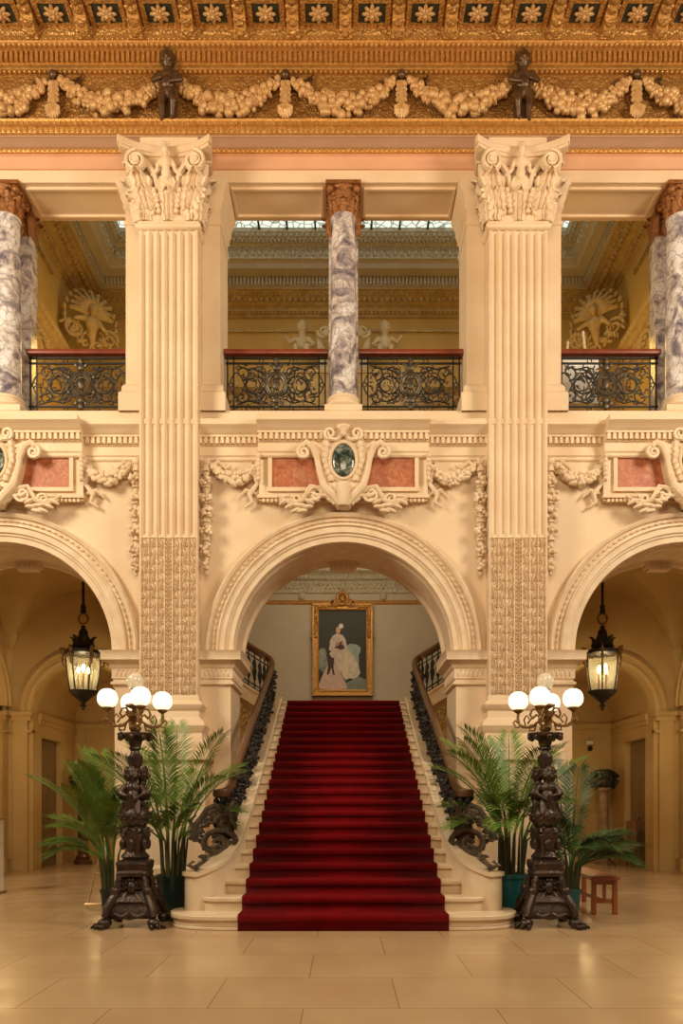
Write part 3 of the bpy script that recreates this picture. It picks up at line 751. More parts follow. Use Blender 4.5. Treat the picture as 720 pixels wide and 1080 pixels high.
# ================================================================== ornaments on the spandrels
def cartouche(c, label):
    g = thing('cartouche', label, 'relief ornament', (c, 12.1, 5.85), 0, 'carved cartouches over the arches')
    def q(x, z): return (c+x, z)
    m = MB(); y = 12.10
    # shield body outline
    pts = [(-.10, 5.85), (-.17, 6.0), (-.34, 6.18), (-.40, 6.42), (-.43, 6.62), (-.52, 6.70), (-.55, 6.80), (-.46, 6.86), (-.34, 6.80), (-.24, 6.86), (-.12, 6.98), (0, 7.02)]
    poly = [(c+x, z) for x, z in pts]+[(c-x, z) for x, z in pts[-2::-1]]
    m.prism(poly, 12.02, 12.22)
    m.build('shield', STONE2, g, mods=(('BEVEL', .03),))
    m = MB()
    for sx in (-1, 1):
        m.tube([(c+sx*x, 12.0, z) for x, z in ((.05, 5.88), (.16, 6.02), (.30, 6.16), (.36, 6.36), (.40, 6.58), (.46, 6.74), (.56, 6.80), (.63, 6.74))], [.05, .06, .05, .04, .04, .05, .05, .04], 8)
        m.spiral(c+sx*.60, 6.66, .10, .02, PI/2, 1.6, 12.0, .032, flip=-sx, seg=26)
        m.spiral(c+sx*.20, 6.94, .09, .02, -PI/2, 1.4, 12.0, .026, flip=sx, seg=22)
        m.tube([(c+sx*x, 11.99, z) for x, z in ((.03, 6.9), (.10, 6.84), (.22, 6.86))], [.03, .03, .03], 7)
        for k in range(7):
            m.leaf((c+sx*(.26+.012*k-.02*abs(k-3)), 12.0, 6.22+.085*k), .12, .13, (sx*.5, -1), .5, .3, ns=5, nt=5)
        # acanthus sprays running down over the archivolt
        for k in range(9):
            x = .16+.09*k; z = 5.98+.10*sin(k*.9)-.012*k
            for j in range(2): m.ball((c+sx*(x+.02*j), 12.05, z+.05-.08*j), (.085, .035, .03), 8, 5, rx=sx*(.9-.5*j-.12*k))
        m.spiral(c+sx*.42, 6.04, .12, .03, PI, 1.2, 12.04, .024, flip=sx); m.spiral(c+sx*.72, 5.98, .085, .02, PI, 1.2, 12.06, .02, flip=-sx)
        m.tube([(c+sx*x, 12.04, z) for x, z in ((.12, 5.9), (.3, 6.12), (.5, 6.16), (.62, 5.95), (.8, 5.9), (1.0, 6.02))], [.04, .035, .03, .03, .025, .012], 6)
    for k in range(5):
        a = -1.0+k*.5; m.tube([(c, 12.0, 6.92), (c+.07*sin(a), 11.96, 6.98+.06*cos(a)), (c+.12*sin(a), 11.99, 7.03+.11*cos(a))], [.02, .03, .012], 6)
    m.ball((c, 11.96, 6.92), .045, 8, 6)
    m.tube([(c, 11.99, 6.16), (c, 11.97, 6.0), (c, 11.99, 5.86)], [.11, .09, .07], 10)
    m.build('scrollwork', STONE2, g, mods=(('SOLID', .012),))
    m = MB().tube([(c+.20*cos(a*PI/20), 11.99, 6.53+.275*sin(a*PI/20)) for a in range(41)], .026, 8)
    m.tube([(c+.235*cos(a*PI/20), 12.01, 6.53+.31*sin(a*PI/20)) for a in range(41)], .018, 8)
    m.build('oval_rim', STONE, g)
    MB().ball((c, 12.02, 6.53), (.185, .07, .262), 28, 16).build('marble_oval', OVALG, g, plabel='polished dark green-grey marble oval')
cartouche(-BAY, 'carved scroll cartouche with dark oval over the left arch, cut by the picture edge')
cartouche(0, 'carved scroll cartouche with dark marble oval over the crown of the central arch')
cartouche(BAY, 'carved scroll cartouche with dark oval over the right arch, cut by the picture edge')
for c, nm in ((-BAY, 'left arch'), (0, 'central arch'), (BAY, 'right arch')):
    for sx in (-1, 1):
        if abs(c) > 1 and sx*c > 0: lab = 'red marble panel beyond the edge of the picture over the %s' % nm
        elif abs(c) > 1: lab = 'red marble panel beside the cartouche over the %s' % nm
        else: lab = 'red marble panel %s of the central cartouche over the stair arch' % ('left' if sx < 0 else 'right')
        MB().box(c+sx*.64-.45, c+sx*.64+.45, YW-.125, YW-.09, 6.19, 6.75).build('red_marble_slab', REDM, label=lab, cat='wall panel', group='red marble panels over the arches')
# swags and drops on the spandrels
gi = 0
for c, nm in ((-BAY, 'left'), (0, 'central'), (BAY, 'right')):
    for sx in (-1, 1):
        vis = not (abs(c) > 1 and sx*c > 0)
        sd = 'left' if sx < 0 else 'right'
        m = MB(); y = 12.23; rg = random.Random(40+gi); gi += 1
        xa, xb = c+sx*1.32, c+sx*2.02
        for i in range(60):
            tt = (i+.5)/60; x = xa+(xb-xa)*tt; z = 6.50+.04*tt-.20*4*tt*(1-tt)
            for k in range(3):
                th = .45+.55*sin(PI*tt); s_ = rg.uniform(.016, .038)*(.6+.6*th)
                m.ball((x, y-.09*th*rg.random()-.02, z+rg.uniform(-.085, .085)*th), s_, 7, 5)
        for tt, l in ((.08, .2), (.2, .16), (.85, .16), (.95, .12)):
            x = xa+(xb-xa)*tt; z = 6.50-.20*4*tt*(1-tt); m.leaf((x, y, z-.04), l, .10, (0, -1), .5, .3, ns=6, nt=5)
        m.tube([(xb, y-.02, 6.50), (xb-sx*.10, y-.03, 6.60), (xb-sx*.22, y-.02, 6.50), (xb-sx*.3, y, 6.56)], [.02, .03, .02, .01], 6)
        # ribbon ends by the panel
        m.tube([(xa-sx*.02, y-.02, 6.62), (xa+sx*.06, y-.03, 6.45), (xa, y-.03, 6.26), (xa+sx*.12, y-.03, 6.10), (xa+sx*.08, y-.02, 5.98), (xa+sx*.2, y-.01, 5.90)], [.03, .05, .03, .04, .03, .012], 7)
        m.tube([(xa+sx*.03, y-.02, 6.12), (xa+sx*.17, y-.03, 6.16), (xa+sx*.28, y-.01, 6.06)], [.02, .03, .01], 6)
        for k in range(6): m.ball((xa-sx*.03, y-.13, 6.30+.07*k), (.035, .04, .04), 7, 5)
        m.build('fruit_swag', STONE2, label='carved stone fruit swag on the wall, %s side of the %s arch' % (sd, nm) if vis else 'carved stone fruit swag beyond the %s edge of the picture' % sd, cat='garland', group='carved stone swags', mods=(('SOLID', .008),))
        m = MB(); x = c+sx*2.10; rg = random.Random(80+gi)
        m.ball((x, y-.04, 6.60), (.06, .05, .06), 8, 6)
        for k, (z0, wd) in enumerate(((6.30, .11), (6.05, .14), (5.80, .15), (5.52, .15), (5.24, .12), (5.0, .08))):
            for j in range(5):
                a = -1.1+j*.55
                m.leaf((x+.35*wd*sin(a)*.6, y-.02, z0+.05), .20, wd*.8, (sin(a), -cos(a)), -.1 if False else .3, .3, ns=6, nt=5)
            for j in range(13): m.ball((x+rg.uniform(-wd, wd)*.62, y-.06-.07*rg.random(), z0+rg.uniform(-.07, .06)), rg.uniform(.018, .036), 7, 5)
            m.tube([(x, y-.03, z0+.24), (x, y-.04, z0+.14)], [.04, .06], 7)
        m.tube([(x, y-.03, 6.6), (x, y-.03, 4.92)], .03, 6); m.ball((x, y-.04, 4.9), (.03, .03, .06), 6, 5)
        m.build('fruit_drop', STONE2, label='vertical stone fruit and leaf drop, %s of the %s arch' % (sd, nm) if vis else 'vertical stone fruit drop beyond the %s edge of the picture' % sd, cat='garland', group='carved stone drops', mods=(('SOLID', .008),))

# ================================================================== corridors behind the side arches
t0 = t
for sx, nm in ((-1, 'left'), (1, 'right')):
    c = sx*BAY
    # cross vault
    m = MB(); nx, ny = 26, 26; xa, xb, ya, yb = c-1.5, c+1.5, YB, 16.1; vs = []
    for j in range(ny+1):
        for i in range(nx+1):
            x = xa+(xb-xa)*i/nx; y = ya+(yb-ya)*j/ny
            u = (x-c)/1.5; v = (y-(ya+yb)/2)/((yb-ya)/2)
            z = 3.7+max(1.95*math.sqrt(max(0, 1-u*u)), 1.95*math.sqrt(max(0, 1-v*v)))
            vs.append((x, y, z))
    m.add(vs, [(j*(nx+1)+i, j*(nx+1)+i+1, (j+1)*(nx+1)+i+1, (j+1)*(nx+1)+i) for j in range(ny) for i in range(nx)])
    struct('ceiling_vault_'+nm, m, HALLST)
    # back wall of the bay with round-headed passage
    m = MB(); n = 24; r_ = 1.0; zs = 3.2
    for i in range(n):
        a0 = PI*(1-i/n); a1 = PI*(1-(i+1)/n)
        m.prism([(c+r_*cos(a0), zs+r_*sin(a0)), (c+r_*cos(a1), zs+r_*sin(a1)), (c+r_*cos(a1), 7.1), (c+r_*cos(a0), 7.1)], 16.1, 16.4)
    m.box(c-3.1, c-r_, 16.1, 16.4, 0, 7.1); m.box(c+r_, c+1.9, 16.1, 16.4, 0, 7.1)
    for q in (-1, 1):      # pilaster strips
        m.box(c+q*1.22-.14, c+q*1.22+.14, 16.0, 16.1, 0, 3.1)
        m.box(c+q*1.75-.235, c+q*1.75+.235, 15.9, 16.1, 0, 3.1)
        m.box(c+q*1.75-.3, c+q*1.75+.3, 15.86, 16.1, 0, .25)
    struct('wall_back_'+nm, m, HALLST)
    m = MB().arc([(1.28, 16.1), (1.28, 16.03), (1.22, 16.0), (1.18, 16.05), (1.10, 16.05), (1.08, 16.0), (1.02, 16.02), (.98, 16.1), (.98, 16.4), (1.0, 16.4), (1.0, 18.7)], c, zs, n=40)
    for q in (-1, 1):
        for (w0, w1, y0) in ((.98, 1.42, 15.96), (1.44, 2.05, 15.86)):
            m.box(min(c+q*w0, c+q*w1), max(c+q*w0, c+q*w1), y0, 16.2, 3.12, 3.2); m.box(min(c+q*(w0+.03), c+q*(w1-.03)), max(c+q*(w0+.03), c+q*(w1-.03)), y0+.025, 16.2, 3.02, 3.12)
            m.box(min(c+q*(w0+.02), c+q*(w1-.02)), max(c+q*(w0+.02), c+q*(w1-.02)), y0+.05, 16.2, 2.78, 2.83)
    # transverse arches across the corridor
    for xx in (c-1.5, c+1.5):
        d = .12 if xx < c else -.12
        m.arc([(1.33, xx), (1.33, xx+d*.3), (1.28, xx+d), (1.20, xx+d), (1.18, xx+d*.7), (1.10, xx+d*.7), (1.07, xx), (1.07, xx-d*3)], 14.75, 3.3, plane='YZ', n=40)
    struct('trim_%d' % t, m, HALLST); t += 1
    # lunette walls over the transverse arches, outer side wall
    m = MB()
    for xx in (c-1.5, c+1.5):
        for i in range(20):
            a0 = PI*(1-i/20); a1 = PI*(1-(i+1)/20)
            ya_, yb_ = 14.75+1.08*cos(a0), 14.75+1.08*cos(a1); za_, zb_ = 3.3+1.08*sin(a0), 3.3+1.08*sin(a1)
            m.add([(xx, ya_, za_), (xx, yb_, zb_), (xx, yb_, 7), (xx, ya_, 7)], [(0, 1, 2, 3)])
        m.add([(xx, 13.4, 0), (xx, 13.67, 0), (xx, 13.67, 7), (xx, 13.4, 7)], [(0, 1, 2, 3)])
        m.add([(xx, 15.83, 0), (xx, 16.1, 0), (xx, 16.1, 7), (xx, 15.83, 7)], [(0, 1, 2, 3)])
    for xx, dd in ((c-1.5, -.16), (c+1.5, .16)):
        if abs(xx) > 4: m.box(xx+dd-.05, xx+dd+.05, 13.4, 16.1, 0, 7)
    m.box(sx*8.3-.1, sx*8.3+.1, YW, 16.4, 0, 7.2); m.box(sx*3.45-.12, sx*3.45+.12, YB, 18.2, 0, 7.0)
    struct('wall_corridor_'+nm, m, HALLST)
    # passage beyond
    m = MB()
    q = sx
    xo, xi = c+q*1.0, c-q*1.0
    def bx(x0, x1, *a): m.box(min(x0, x1), max(x0, x1), *a)
    bx(xo, xo+q*.2, 16.4, 16.55, 0, 3.2); bx(xo, xo+q*.2, 17.75, 18.7, 0, 3.2); bx(xo, xo+q*.2, 16.55, 17.75, 2.72, 3.2); bx(xo+q*.2, xo+q*.3, 16.4, 18.7, 0, 3.2)
    bx(xi, xi-q*.2, 16.4, 18.7, 0, 3.2)
    m.box(c-1.2, c+1.2, 18.6, 18.8, 0, 4.4)
    for xx in (xo, xi):
        s_ = -1 if xx > c else 1
        bx(xx, xx+s_*.06, 16.4, 18.6, 3.08, 3.2); bx(xx, xx+s_*.03, 16.4, 18.6, 2.98, 3.08); bx(xx, xx+s_*.02, 16.4, 18.6, 2.74, 2.78)
    m.box(c-1.0, c+1.0, 18.53, 18.6, 3.08, 3.2)
    for x0_, x1_ in ((c-.95, c-.75), (c+.75, c+.95), (c-.1, c+.1)): m.box(x0_, x1_, 18.57, 18.6, 0, 3.08)
    for x0_ in (c-.68, c+.17): 
        for z0_, z1_ in ((.3, 1.0), (1.15, 2.75)):
            m.box(x0_, x0_+.5, 18.585, 18.6, z0_, z1_); m.box(x0_+.05, x0_+.45, 18.575, 18.6, z0_+.06, z1_-.06)
    struct('wall_passage_'+nm, m, HALLST)
    d = thing('door', 'tall panelled door in the side wall of the passage, %s side of the picture' % nm, 'door', (c+q*1.1, 17.15, 0)) if False else None
    dr = bpy.data.objects.new('door_%d' % (1 if sx < 0 else 2), None); C.objects.link(dr); dr.location = (c+q*1.15, 17.15, 0); dr['kind'] = 'structure'
    m = MB(); m.box(min(xo+q*.12, xo+q*.17), max(xo+q*.12, xo+q*.17), 16.56, 17.74, 0, 2.70)
    for y0_, y1_ in ((16.66, 17.10), (17.2, 17.64)):
        for z0_, z1_ in ((.2, .8), (.95, 2.5)): m.box(min(xo+q*.10, xo+q*.13), max(xo+q*.10, xo+q*.13), y0_, y1_, z0_, z1_)
    m.build('door_panel', mat('dark_passage_door_'+nm, (.20, .12, .05), .5), dr, mods=(('BEVEL', .008),))
    MB().ball((xo+q*.06, 17.12, 1.05), .03, 8, 6).tube([(xo+q*.06, 17.12, 1.05), (xo+q*.13, 17.12, 1.05)], .012, 6).build('door_knob', BRASS, dr)

# ================================================================== lower stair hall
struct('wall_landing', MB().box(-3.4, 3.4, 18.0, 18.2, 0, 7.0), GREIGE)
m = MB().extr([(18.0, 6.08), (17.96, 6.10), (17.94, 6.17), (17.93, 6.36), (17.88, 6.38), (17.86, 6.45), (17.80, 6.50), (17.72, 6.53), (17.72, 6.60), (17.66, 6.66), (17.5, 6.72), (17.5, 6.95), (18.0, 6.95)], -3.3, 3.3)
for i in range(66):
    x = -3.25+i*.1; m.ball((x, 17.925, 6.30), (.035, .03, .05), 6, 4); m.box(x-.025, x+.025, 17.83, 17.9, 6.39, 6.46); m.ball((x+.05, 17.925, 6.20), (.03, .03, .03), 6, 4)
struct('trim_%d' % t, m, GREYORN); t += 1
struct('trim_%d' % t, MB().extr([(18.0, 5.84), (17.96, 5.86), (17.95, 5.89), (17.97, 5.93), (18.0, 5.94)], -3.3, 3.3), GOLD); t += 1
for x, nm in ((-.94, 'left'), (.90, 'right')):
    MB().lathe([(.08, 0), (.085, .02), (.06, .05), (.03, .06)], n=20).build('wall_boss', GREYORN, label='small round grey boss on the landing wall, upper %s of the painting' % nm, cat='wall boss', group='round bosses above the painting')
    o = [o for o in C.objects if o.name.startswith('wall_boss')][-1]
    o.location = (x, 17.99, 6.03); o.rotation_euler = (PI/2, 0, 0)

# ================================================================== staircase
RZ = .1554; TR = .361; YS = 8.6; NS = 22
stair = thing('staircase', 'grand straight cream stone staircase rising through the central arch', 'staircase', (0, 12.4, 0))
def stepw(i): return (1.92, 1.60, 1.42, 1.34)[i-1] if i <= 4 else 1.30
for i in range(1, NS+1):
    y = YS+(i-1)*TR; z = i*RZ; m = MB()
    if i == 1:
        base = [(1.0, 8.60), (1.35, 8.605), (1.6, 8.65), (1.78, 8.74), (1.9, 8.88), (1.95, 9.05), (1.95, 9.25), (1.85, 9.4)]
        def out(o_, yy): 
            q = [(x+(o_ if x > 1.2 else 0)*.7, y_-o_*.7) for x, y_ in base]
            return q+[(-x, y_) for x, y_ in q[::-1]]
        m.prism(out(0, 0), 0, .035, 'XY'); m.prism(out(-.015, 0), .035, .10, 'XY'); m.prism(out(.02, 0), .105, RZ, 'XY'); m.prism(out(0, 0), .09, .107, 'XY')
    elif i in (2, 3):
        w_ = stepw(i); base = [(w_-.3, y), (w_-.1, y+.02), (w_, y+.08), (w_+.02, y+.2), (w_+.02, y+.4)]
        def out(o_): 
            q = [(x, y_-o_) for x, y_ in base]; return q+[(-x, y_) for x, y_ in q[::-1]]
        m.prism(out(-.03), (i-1)*RZ-.01, z-.045, 'XY'); m.prism(out(.0), z-.045, z, 'XY')
    else:
        w_ = stepw(i)
        m.box(-w_, w_, y+.03, y+TR+.05, (i-1)*RZ-.01, z-.045); m.box(-w_, w_, y, y+TR+.05, z-.045, z)
    if i == NS: m.box(-3.3, 3.3, y+.05, 18.0, z-.2, z-.001)
    m.build('step', STEP, stair, mods=(('BEVEL', .008),))
# stringers sweeping out at the foot
path = [(1.27, 16.2, 3.52), (1.27, 14.2, 2.66), (1.27, 12.2, 1.86), (1.27, 11.2, 1.46), (1.275, 10.6, 1.22), (1.285, 10.2, 1.06), (1.30, 9.85, .92), (1.34, 9.55, .81), (1.40, 9.34, .73), (1.47, 9.18, .67), (1.55, 9.08, .63), (1.62, 9.04, .60), (1.67, 9.03, .59), (1.70, 9.03, .59)]
def off(pts, d):
    res = []
    for i, p in enumerate(pts):
        a = Vector(pts[max(i-1, 0)][:2]); b = Vector(pts[min(i+1, len(pts)-1)][:2]); tt = (b-a).normalized(); nn = Vector((-tt.y, tt.x))
        res.append((p[0]+nn.x*d, p[1]+nn.y*d, p[2]))
    return res
def subdiv(pts, n=4):
    res = []
    for i in range(len(pts)-1):
        p0 = Vector(pts[max(i-1, 0)]); p1 = Vector(pts[i]); p2 = Vector(pts[i+1]); p3 = Vector(pts[min(i+2, len(pts)-1)])
        for k in range(n):
            s_ = k/n
            res.append(tuple(.5*((2*p1)+(p2-p0)*s_+(2*p0-5*p1+4*p2-p3)*s_*s_+(3*p1-p0-3*p2+p3)*s_**3)))
    res.append(tuple(pts[-1])); return res
SP = subdiv(path, 4)
def ribbon(m, inner, outer, zb, ztop=None):
    n = len(inner); vs = []
    for a, b in zip(inner, outer):
        z = a[2]; zb_ = zb if not callable(zb) else zb(a)
        vs += [(a[0], a[1], zb_), (a[0], a[1], z), (b[0], b[1], z), (b[0], b[1], zb_)]
    fs = [(i*4+j, i*4+(j+1) % 4, (i+1)*4+(j+1) % 4, (i+1)*4+j) for i in range(n-1) for j in range(4)]
    fs += [(3, 2, 1, 0), tuple(4*(n-1)+j for j in range(4))]
    m.add(vs, fs)
for sx, nm in ((-1, 'left'), (1, 'right')):
    m = MB()
    I = off(SP, 0); O = off(SP, .26)
    ribbon(m, I, O, lambda a: 0.0 if a[1] > 9.6 else .15)
    I2 = [(x, y, z+.0) for x, y, z in off(SP, -.03)]; O2 = off(SP, .29)
    ribbon(m, I2, O2, lambda a: a[2]-.045)
    e = SP[-1]; ec = off(SP, .13)[-1]
    m.lathe([(.13, .15), (.13, .545), (.16, .55), (.16, .59)], ec[0], ec[1], 0, n=20)
    m.v = [(sx*x, y, z) for x, y, z in m.v]
    m.build('stringer_wall', STEP, stair)
    # side wall of the flight below the stringer, out to the pier
m = MB()
prof = []
for i in range(1, NS+1):
    y = YS+(i-1)*TR; z = i*RZ
    prof += [(y-.014, z-RZ+(.013 if i > 1 else .001)), (y-.014, z-.055), (y-.030, z-.045), (y-.034, z-.008), (y-.022, z+.013)]
prof.append((17.99, NS*RZ+.013))
HW = 1.137
vs = [(-HW, y, z) for y, z in prof]+[(HW, y, z) for y, z in prof]; n = len(prof)
m.add(vs, [(i, i+1, n+i+1, n+i) for i in range(n-1)])
m.build('stair_carpet', CARPET, label='deep red carpet runner covering the middle of the grand staircase', cat='carpet', mods=(('SOLID', .012, 1),), ang=20)

# balustrades of the main flight
def zn(y): return RZ*((y-YS)/TR+1)
for sx, nm in ((-1, 'left'), (1, 'right')):
    g = thing('stair_balustrade', 'black iron stair balustrade with brown handrail, %s side of the red carpet' % nm, 'balustrade', (sx*1.42, 12.5, 1.5), 0, 'stair balustrades')
    rail = [(1.50, 9.80, 1.50), (1.45, 9.95, 1.53), (1.42, 10.15, 1.62), (1.42, 10.5, 1.80), (1.42, 12.5, 2.68), (1.42, 14.5, 3.50), (1.42, 15.5, 3.92), (1.42, 15.85, 4.12), (1.47, 16.08, 4.26), (1.60, 16.16, 4.36), (1.85, 16.05, 4.50), (2.15, 15.75, 4.68), (2.6, 15.2, 5.0), (3.1, 14.6, 5.4)]
    rs = subdiv([(sx*x, y, z) for x, y, z in rail], 5)
    m = MB()
    # rail section: flattened
    for i in range(len(rs)-1): pass
    m.tube(rs, .058, 8); m.tube([(x, y, z-.05) for x, y, z in rs], .04, 6)
    m.lathe([(.05, -.06), (.10, -.045), (.11, 0), (.10, .04), (.03, .055)], rs[0][0], rs[0][1], rs[0][2], n=18)
    m.build('handrail', WOODB, g)
    # base line of the ironwork
    def basez(y): return np.interp(y, [9.8, 10.2, 10.6, 11.2, 12.2, 14.2, 16.2], [.92, 1.08, 1.24, 1.48, 1.88, 2.68, 3.54])
    def railz(y): return np.interp(y, [9.8, 10.15, 10.5, 12.5, 14.5, 15.5, 16.2], [1.46, 1.58, 1.76, 2.64, 3.46, 3.88, 4.2])
    m = MB(); nb = 12
    for k in range(nb):
        y0 = 10.05+k*.5; y1 = y0+.5
        if y1 > 16.1: break
        def XF(u, d, v, y0=y0, y1=y1):
            y = y0+(y1-y0)*u; zb = basez(y)+.03; zt = railz(y)-.02
            return (sx*(1.40)+d, y, zb+(zt-zb)*v)
        q = MB(XF)
        for uc, vc, r0, a0, fl_ in ((.5, .27, .26, PI/2, 1), (.5, .73, .26, -PI/2, 1), (.2, .5, .16, 0, -1), (.8, .5, .16, PI, -1)):
            pts = []; 
            for i in range(15):
                tt = i/14; a = a0+fl_*tt*2.4*PI; r = r0*(1-.8*tt); pts.append((uc+r*cos(a), 0, vc+r*.8*sin(a)))
            q.tube(pts, .02, 5)
        q.tube([(.02, 0, 0), (.02, 0, 1)], .014, 5)
        m.v += q.v[:0]; kk = len(m.v); m.v += q.v; m.f += [tuple(i+kk for i in f) for f in q.f]
        rg = random.Random(k)
        for i in range(34):
            u = rg.random(); v = rg.random(); p = XF(u, rg.uniform(-.05, .05), v)
            m.ball(p, (rg.uniform(.018, .034), .05, .03), 6, 4, rz=rg.random()*3)
    bl = [(sx*1.40, y, basez(y)+.03) for y in np.linspace(9.9, 16.1, 20)]; m.tube(bl, .018, 5)
    m.build('iron_panel', IRON, g)
    # curved panel along the returning flight
    m = MB()
    cur = [p for p in rs if p[1] > 15.8 or abs(p[0]) > 1.5][2:]; n = len(cur)
    cur = [p for p in cur if p[1] > 12 and p[2] > 4.1]
    for dz in (-.08, -.17, -.72, -.80): m.tube([(x, y, z+dz) for x, y, z in cur], .014, 5)
    L_ = len(cur)
    for i in range(0, L_, 2):
        x, y, z = cur[i]; m.tube([(x, y, z-.82), (x, y, z)], .016, 5)
    for i in range(1, L_-2, 2):
        a = Vector(cur[i]); b = Vector(cur[min(i+2, L_-1)]); d = b-a
        for vc, rr_ in ((-.34, .14), (-.56, .12)):
            pts = []
            for j in range(14):
                tt = j/13; an = tt*2.6*PI; r = rr_*(1-.75*tt); pts.append(tuple(a+d*(.5+r*2.2*cos(an))+Vector((0, 0, vc+r*sin(an)))))
            m.tube(pts, .017, 5)
        m.ball(tuple(a+d*.5+Vector((0, 0, -.45))), (.05, .03, .09), 6, 5)
    m.build('curved_iron_panel', IRON, g)
    # great scroll at the foot
    m = MB(); X = 1.66
    cx, cz, cy = 1.66, .86, 9.35
    def T(x, d, z): return (sx*(x-.10), 9.12+d+(1.85-x)*1.5, z-.02)
    q = MB(T)
    for a_, b_ in ((0, .034), (.05, .024)):
        pts = []
        for i in range(34):
            tt = i/33; a = -PI/2-tt*3.4*PI; r = .21*(1-.88*tt); pts.append((1.60+r*cos(a), -a_, .92+r*sin(a)))
        q.tube(pts, b_, 6)
    q.tube([(1.60, 0, .735), (1.72, 0, .70), (1.82, 0, .655), (1.87, 0, .69), (1.82, 0, .73)], [.03, .035, .03, .025, .02], 6)
    q.tube([(1.80, 0, .95), (1.82, 0, 1.12), (1.74, 0, 1.24), (1.70, 0, 1.33), (1.62, 0, 1.38), (1.56, 0, 1.32), (1.60, 0, 1.27)], [.03, .04, .035, .03, .03, .025, .02], 6)
    q.tube([(1.82, 0, 1.1), (1.86, 0, 1.2), (1.80, 0, 1.26)], [.025, .02, .01], 5)
    q.tube([(1.50, 0, 1.05), (1.44, 0, 1.2), (1.50, 0, 1.3), (1.42, 0, 1.42)], [.04, .045, .035, .03], 6)
    rg = random.Random(3)
    for i in range(46):
        a = rg.uniform(0, 2*PI); r = rg.uniform(.05, .21); q.ball((1.60+r*cos(a), rg.uniform(-.03, .03), .92+r*sin(a)), (.035, .02, .022), 6, 4, rx=rg.random()*3)
    for i in range(60):
        a = rg.uniform(0, 2*PI); r = rg.uniform(0, .15); q.ball((1.52+r*cos(a)*.7, .03, 1.16+r*1.3*sin(a)), (.035, .02, .02), 6, 4, rx=rg.random()*3)
    q.tube([(1.52+.11*(1-i/20)*cos(i*.5), 0, 1.16+.12*(1-i/20)*sin(i*.5)) for i in range(19)], .024, 6)
    for i in range(24):
        tt = i/23; q.ball((1.83-.22*tt+.03*sin(i), 0, 1.0+.32*tt), (.03, .02, .04), 6, 4, rx=rg.random()*3)
    m.v += q.v; m.f += q.f
    m.build('scroll_foot', IRONG, g)
    m = MB()
    for dx in (-.055, 0, .055): m.tube([(sx*1.50+dx, 9.80, .86), (sx*1.50+dx, 9.80, 1.46)], .018, 6)
    for i in range(30):
        tt = i/29; a = i*1.3; m.ball((sx*1.50+.075*cos(a), 9.80+.06*sin(a), .88+.56*tt), (.032, .032, .045), 6, 4)
        m.ball((sx*1.44+.05*cos(a), 9.95+.06*sin(a), .95+.56*tt), (.032, .032, .045), 6, 4)
    m.build('newel_post', IRON, g)
    # returning flight with its stone edge and the panelled wall below it
    f = thing('upper_flight', 'returning upper stair flight with stone edge, %s of the landing' % nm, 'staircase', (sx*2.2, 15.5, 3.4), 0, 'returning upper flights')
    cur2 = [(x, y, z-.86) for x, y, z in cur]
    I_ = [(x, y+.06, z) for x, y, z in cur2]; O_ = [(x*.985, y-.07, z) for x, y, z in cur2]
    m = MB(); ribbon(m, I_, O_, lambda a: a[2]-.30); ribbon(m, [(a[0], a[1]+.02, a[2]+.03) for a in I_], [(a[0], a[1]-.03, a[2]+.03) for a in O_], lambda a: a[2]-.05)
    m.build('stone_edge', STEP, f)
    m = MB(); ribbon(m, [(x, y+.9, z-.1) for x, y, z in cur2], [(x, y+.05, z-.1) for x, y, z in cur2], lambda a: a[2]-.12); m.build('flight_slab', STEP, f)
    m = MB(); ribbon(m, [(x, y+.05, z-.28) for x, y, z in cur2], [(x, y-.0, z-.28) for x, y, z in cur2], 0.0)
    rg = random.Random(9)
    for p in cur2:
        for k in range(16):
            m.ball((p[0]+rg.uniform(-.05, .05), p[1]-.01, p[2]-.62+rg.uniform(-.16, .16)), (.05, .025, .02), 6, 4, rx=rg.random()*3)
    for i in range(len(cur2)-1):
        a, b = cur2[i], cur2[i+1]
        for dz in (-.40, -.86): m.tube([(a[0], a[1]-.01, a[2]+dz), (b[0], b[1]-.01, b[2]+dz)], .02, 5)
    m.build('panelled_side', OCHRE2, f)
# ================================================================== painting on the landing
pz0 = 1.4+(845-733)/840*17.9; 
g = thing('framed_painting', 'tall gilt-framed portrait of a seated woman in a white dress, on the landing wall', 'painting', (-.02, 17.93, 3.72))
x0, x1, z0, z1 = -.70, .66, 3.76, 5.84
cx = (x0+x1)/2
def frame(m, x0, x1, z0, z1, w_, y0, y1):
    m.box(x0, x1, y0, y1, z0, z0+w_); m.box(x0, x1, y0, y1, z1-w_, z1); m.box(x0, x0+w_, y0, y1, z0+w_, z1-w_); m.box(x1-w_, x1, y0, y1, z0+w_, z1-w_)
m = MB(); frame(m, x0, x1, z0, z1, .15, 17.88, 17.99); frame(m, x0-.0, x1+.0, z0, z1, .05, 17.84, 17.9); frame(m, x0+.10, x1-.10, z0+.10, z1-.10, .035, 17.86, 17.9)
m.build('frame', GOLD, g, mods=(('BEVEL', .012),))
m = MB()
for sx in (-1, 1):
    X = cx+sx*.60
    for k in range(11): m.ball((X, 17.86, z1-.08-.065*k), (.06, .035, .045), 7, 5, rx=k)
    for k in range(10): m.ball((cx+sx*(.55-.045*k), 17.86, z1-.075+.03*(k > 5)), (.04, .035, .05), 7, 5, rx=k*.7)
    m.spiral(cx+sx*.67, z1-.74, .05, .02, 0, 1.2, 17.87, .018)
    m.box(min(cx+sx*.2, cx+sx*.36), max(cx+sx*.2, cx+sx*.36), 17.86, 17.95, z1-.02, z1+.05); m.box(min(cx+sx*.0, cx+sx*.26), max(cx+sx*.0, cx+sx*.26), 17.86, 17.95, z1, z1+.09)
